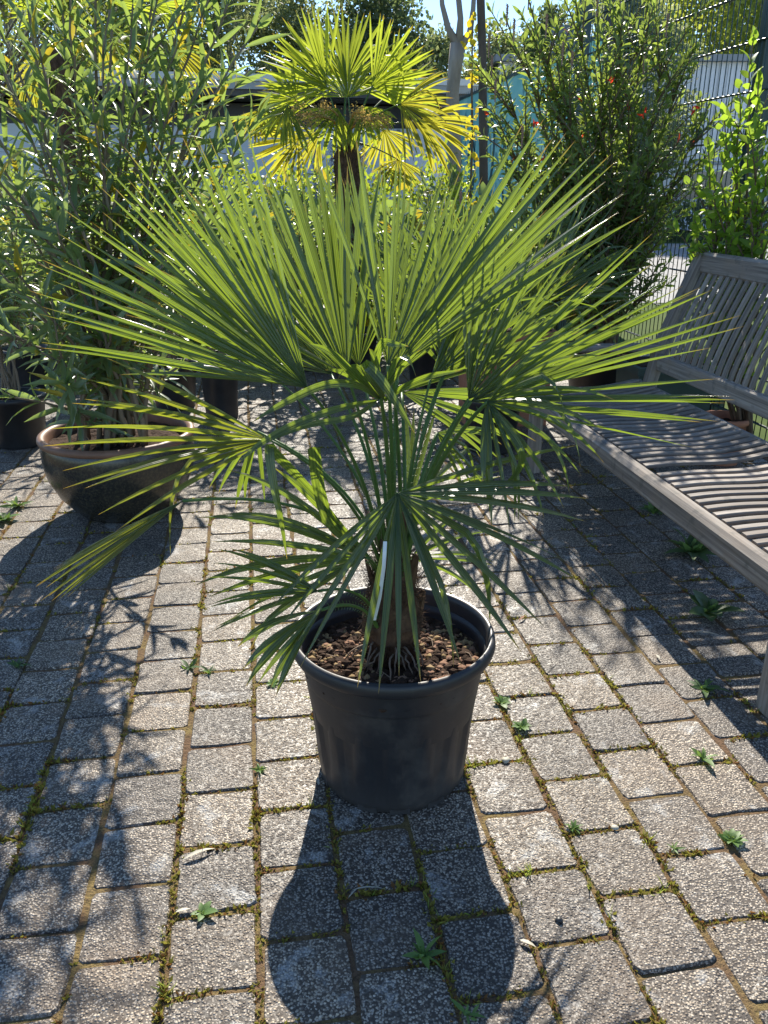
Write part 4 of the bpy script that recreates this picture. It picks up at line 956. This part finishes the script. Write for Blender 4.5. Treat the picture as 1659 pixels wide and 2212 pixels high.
# ------------------------------------------------------------------ bench
def bench():
    org = Vector((.775, 4.17, 0)); rz = TH - R(.5)
    t = thing('garden_bench', tuple(org), 'long weathered grey teak bench with curved slats at the right', 'bench', rz=rz)
    # local: x = seat depth away from the paving, y = along the bench towards the far end
    def bar(name, pts, w_, h_, chamfer=.004, lenaxis=None):
        """swept rectangular bar; UV runs along it. w_ = width sideways, h_ = thickness"""
        pts = [Vector(p) for p in pts]; m_ = len(pts); b = MB(); vs, uv, fs = [], [], []; c = chamfer; s = 0
        prof = [(-w_ / 2, -h_ / 2 + c), (-w_ / 2 + c, -h_ / 2), (w_ / 2 - c, -h_ / 2), (w_ / 2, -h_ / 2 + c), (w_ / 2, h_ / 2 - c), (w_ / 2 - c, h_ / 2), (-w_ / 2 + c, h_ / 2), (-w_ / 2, h_ / 2 - c)]
        for i, p in enumerate(pts):
            dd = (pts[min(i + 1, m_ - 1)] - pts[max(0, i - 1)]).normalized(); a = lenaxis or (Vector((0, 1, 0)) if abs(dd.y) < .7 else Vector((1, 0, 0))); a = (a - dd * a.dot(dd)).normalized(); n_ = dd.cross(a)
            if i: s += (pts[i] - pts[i - 1]).length
            for k, (x, z) in enumerate(prof): vs.append(p + a * x + n_ * z); uv.append((s, (x + z) * 1.0 + k * .001))
        for i in range(m_ - 1):
            for k in range(8): fs.append((i * 8 + k, i * 8 + (k + 1) % 8, i * 8 + 8 + (k + 1) % 8, i * 8 + 8 + k))
        fs += [tuple(range(8))[::-1], tuple((m_ - 1) * 8 + k for k in range(8))]; b.add(vs, fs, uv); return b.mesh(name)
    def put(name, me, loc=(0, 0, 0), lab=None):
        if not me.materials: me.materials.append(M['teak'])
        o = bpy.data.objects.new(name, me); COL.objects.link(o); o.parent = t; o.location = loc; return o
    LEN = 2.34; yf, yn = .10, .10 - LEN
    # seat rails
    put('front_rail', bar('front_rail', [(.0, yf, .392), (0, yn, .392)], .062, .092, .016))
    put('rear_rail', bar('rear_rail', [(.60, yf, .43), (.60, yn, .43)], .045, .06, .006))
    def seat_curve(y, dz=0): return [(.028 + .552 * k / 12, y, .428 + dz + .036 * (k / 12) + .007 * math.sin(k / 12 * 2 * math.pi + .4) - .010 * math.sin(math.pi * k / 12)) for k in range(13)]
    for y in (yf - .02, -.66, -1.42, yn + .02):
        put('seat_bearer', bar('seat_bearer', [(a, b_, c - .028) for a, b_, c in seat_curve(y)], .036, .05, .004))
    slat = bar('seat_slat', seat_curve(0), .031, .014, .003); y = yf - .075
    while y > yn + .06:
        if not (-1.30 < y < -1.245): put('seat_slat', slat, (0, y, random.gauss(0, .001)))
        y -= .057
    # legs
    for y in (.0, -2.19):
        put('leg', bar('leg', [(.02, y, 0), (.02, y, .345)], .062, .062, .005)); put('arm_post', bar('arm_post', [(.02, y, .438), (.02, y, .628)], .055, .055, .005))
        put('leg', bar('leg', [(.665, y, 0), (.635, y, .30), (.625, y, .46), (.67, y, .68), (.80, y, 1.03), (.83, y, 1.10)], .056, .062, .006))
        put('armrest', bar('armrest', [(-.03, y, .648), (.18, y, .655), (.42, y, .650), (.655, y, .648)], .085, .034, .010))
        put('side_rail', bar('side_rail', [(.052, y, .36), (.60, y, .36)], .03, .06, .004))
    # back
    bx_ = lambda z: .625 + .045 * max(0, (z - .46) / .22) + .16 * max(0, (z - .64) / .40) if z < 2 else 0
    put('back_lower_rail', bar('back_lower_rail', [(.655, -.03, .575), (.655, -2.16, .575)], .04, .085, .006))
    put('back_top_rail', bar('back_top_rail', [(.826, -.03, 1.065), (.826, -2.16, 1.065)], .042, .105, .014))
    bs = [(.664 + .150 * (k / 10) ** 1.25, 0, .612 + .408 * k / 10) for k in range(11)]
    bslat = bar('back_slat', bs, .029, .013, .003); y = -.065
    while y > -2.13: put('back_slat', bslat, (0, y, 0)); y -= .0555
bench()

# things behind the bench
def long_planter(name, c, size, mat, label, rz=0, lip=.02):
    t = thing(name, c, label, 'planter'); lx, ly, h = size; b = MB(); b.box((0, 0, h / 2 - .01), (lx * .92, ly * .9, h - .02), rot=rz, taper=1.06); link('body', b.mesh('body'), M[mat], t)
    b = MB(); b.box((0, 0, h - .012), (lx + .02, ly + .02, .045), rot=rz); link('lip', b.mesh('lip'), M[mat], t)
    b = MB(); b.box((0, 0, h + .012), (lx - .05, ly - .05, .006), rot=rz); link('soil', b.mesh('soil'), M['soil'], t)
g_ = P(1092, 790, 5.15)
long_planter('terracotta_planter', (g_.x, 5.2, 0), (.56, .3, P(1092, 722, 5.05).z), 'terracotta', 'reddish brown terracotta planter standing left of the bench arm', rz=.1)
long_planter('green_planter', (1.72, 5.0, 0), (.5, .34, .42), 'planter', 'dark green planter box behind the far end of the bench', rz=.15)
small_pot(1.86, 4.35, .12, .26, 'reddish brown pot between bench back and fence', 'terracotta', 'clay_pot')
small_pot(-2.35, 3.95, .18, .34, 'black pot cut off by the left picture edge beside the glazed bowl')
tag(MB().box((-2.0, 3.27, .05), (.34, .2, .11), rot=.3).obj('stone_block', simple('pale_stone', (.36, .32, .27), (.44, .40, .34), 14, .9, .2, .5)), 'pale stone block lying at the left picture edge', 'stone')

# ------------------------------------------------------------------ weeds, leaves and small litter on the paving
def rosette(px_, py_, r_, n_, label, mat='weed', seed=0, name='dandelion', up=.35, w_=.3, cat='weed'):
    p = G(px_, py_); t = thing(name, (p.x, p.y, .0), label, cat); rs = np.random.default_rng(seed + px_)
    a = np.arange(n_) * 2.4 + rs.normal(size=n_) * .2; D = np.stack([np.cos(a), np.sin(a), np.full(n_, up) + rs.normal(size=n_) * .1], 1); L = r_ * rs.uniform(.65, 1.1, n_)
    Pn = np.tile(np.array([p.x, p.y, .001]), (n_, 1)); leaf_objects('leaf', t, Pn, D, np.tile([0, 0, 1.], (n_, 1)) + rs.normal(size=(n_, 3)) * .3, L, L * (.5 if seed % 3 == 0 else (w_ if seed % 3 == 1 else .2)), 'oval' if seed % 3 == 0 else 'lance', M[mat])
    k = n_ * 2; a = rs.uniform(0, 6.28, k); D = np.stack([np.cos(a), np.sin(a), rs.uniform(.3, 1.4, k)], 1); L = r_ * rs.uniform(.25, .55, k)
    leaf_objects('leaf', t, np.tile(np.array([p.x, p.y, .0]), (k, 1)) + rs.normal(size=(k, 3)) * [.006, .006, 0], D, rs.normal(size=(k, 3)), L, L * .3, 'oval' if seed % 2 else 'lance', M['weed'])
for q in (
    (915, 2068, .052, 7, 'green dandelion rosette growing in the shadow of the pot', 'weed', 1),
    (1008, 2192, .045, 3, 'small upright weed at the bottom edge inside the pot shadow', 'weed', 2),
    (1084, 1519, .038, 7, 'pale weed rosette just right of the pot below its rim', 'weed', 3),
    (1520, 1640, .055, 5, 'light green weed with a long leaf left of the near bench leg', 'weed', 4),
    (561, 1665, .028, 9, 'small pale rosette left of the pot near its foot', 'weed', 5),
    (438, 1974, .035, 5, 'flat two-leaved weed in the sunny lower left joints', 'weed', 6),
    (1238, 1790, .028, 9, 'small bushy weed at the right of the pot shadow', 'weed', 7),
    (1456, 1836, .030, 4, 'tiny oval-leaved weed on the sunny paving lower right', 'weed', 8),
    (1580, 1818, .036, 12, 'spreading weed clump near the right picture edge', 'weed', 9),
    (1495, 1195, .16, 12, 'large dandelion in the shade under the bench', 'weed_dull', 10),
    (1415, 1108, .12, 9, 'leafy weed under the far part of the bench', 'weed_dull', 11),
    (1530, 1325, .12, 8, 'spreading dark green weed under the near part of the bench', 'weed_dull', 12),
    (1520, 1490, .075, 8, 'weed at the shadow edge left of the near bench leg', 'weed_dull', 13),
    (36, 1095, .09, 11, 'sunlit weed patch left of the glazed bowl', 'weed', 14),
    (8, 1125, .08, 8, 'weed at the left picture edge beside the bowl', 'weed', 15),
    (408, 1444, .05, 4, 'pale green weed in the dappled shade left of the pot', 'weed_dull', 16),
    (452, 1452, .04, 5, 'low weed right beside the pale green one left of the pot', 'weed_dull', 17),
    (1128, 1572, .034, 14, 'dense little weed cushion on a joint right of the pot', 'weed', 18),
    (40, 1440, .05, 7, 'shaded weed near the left picture edge below the bowl', 'weed_dull', 19),
    (1022, 1212, .03, 8, 'small weed on the sunny paving behind the pot rim', 'weed', 20),
    (588, 1478, .026, 8, 'tiny weed tuft beneath the lowest left fronds', 'weed', 21)):
    rosette(q[0], q[1], q[2], q[3], q[4], q[5], q[6])
def dry_leaf(px_, py_, L, a, label, mat='dry', w_=.16, name='dry_leaf'):
    p = G(px_, py_); D = np.array([[math.cos(a), math.sin(a), .05]]); me = cloud_mesh('dry_leaf', np.zeros((1, 3)), D, np.array([[.1, .2, 1.]]), np.array([L]), np.array([L * w_]), 'lance'); o = link(name, me, M[mat]); o.location = (p.x, p.y, .006); tag(o, label, 'leaf')
dry_leaf(395, 1862, .075, .5, 'long pale dry leaf on the sunny paving lower left')
dry_leaf(1498, 1370, .10, -.35, 'curled dry leaf lying in the shade left of the bench front')
dry_leaf(1425, 1428, .03, 1.7, 'short whitish dry leaf on the paving right of the pot', w_=.3)
dry_leaf(760, 1928, .075, .05, 'straw-like dry leaf inside the pot shadow', w_=.07)
dry_leaf(752, 1945, .04, .9, 'broken straw beside the longer one in the pot shadow', w_=.08)
dry_leaf(1122, 2035, .035, -.5, 'pale leaf sliver right of the pot shadow', w_=.3)
dry_leaf(688, 1700, .035, 1.8, 'narrow green-grey leaf just left of the pot foot', w_=.25)
dry_leaf(380, 1975, .03, .3, 'white leaf fragment on a joint lower left', w_=.3)
dry_leaf(1120, 1345, .05, .9, 'brown dry leaf right of the pot rim', 'bark_chip', w_=.2)
for (x, y, s, lb) in ((1328, 1776 + 15, .011, 'small grey pebble right of the pot shadow'), (1092, 1645, .008, 'tiny white pebble right of the pot'), (1208, 1990, .012, 'dark pebble on the lower right paving')):
    p = G(x, y); b = lumps(1, lambda r: (0, 0), s, 0, x, .5); o = link('pebble', b.mesh('pebble', True), M['dry'] if 'dark' not in lb else M['pot_dull']); o.location = (p.x, p.y, .002); tag(o, lb, 'pebble')
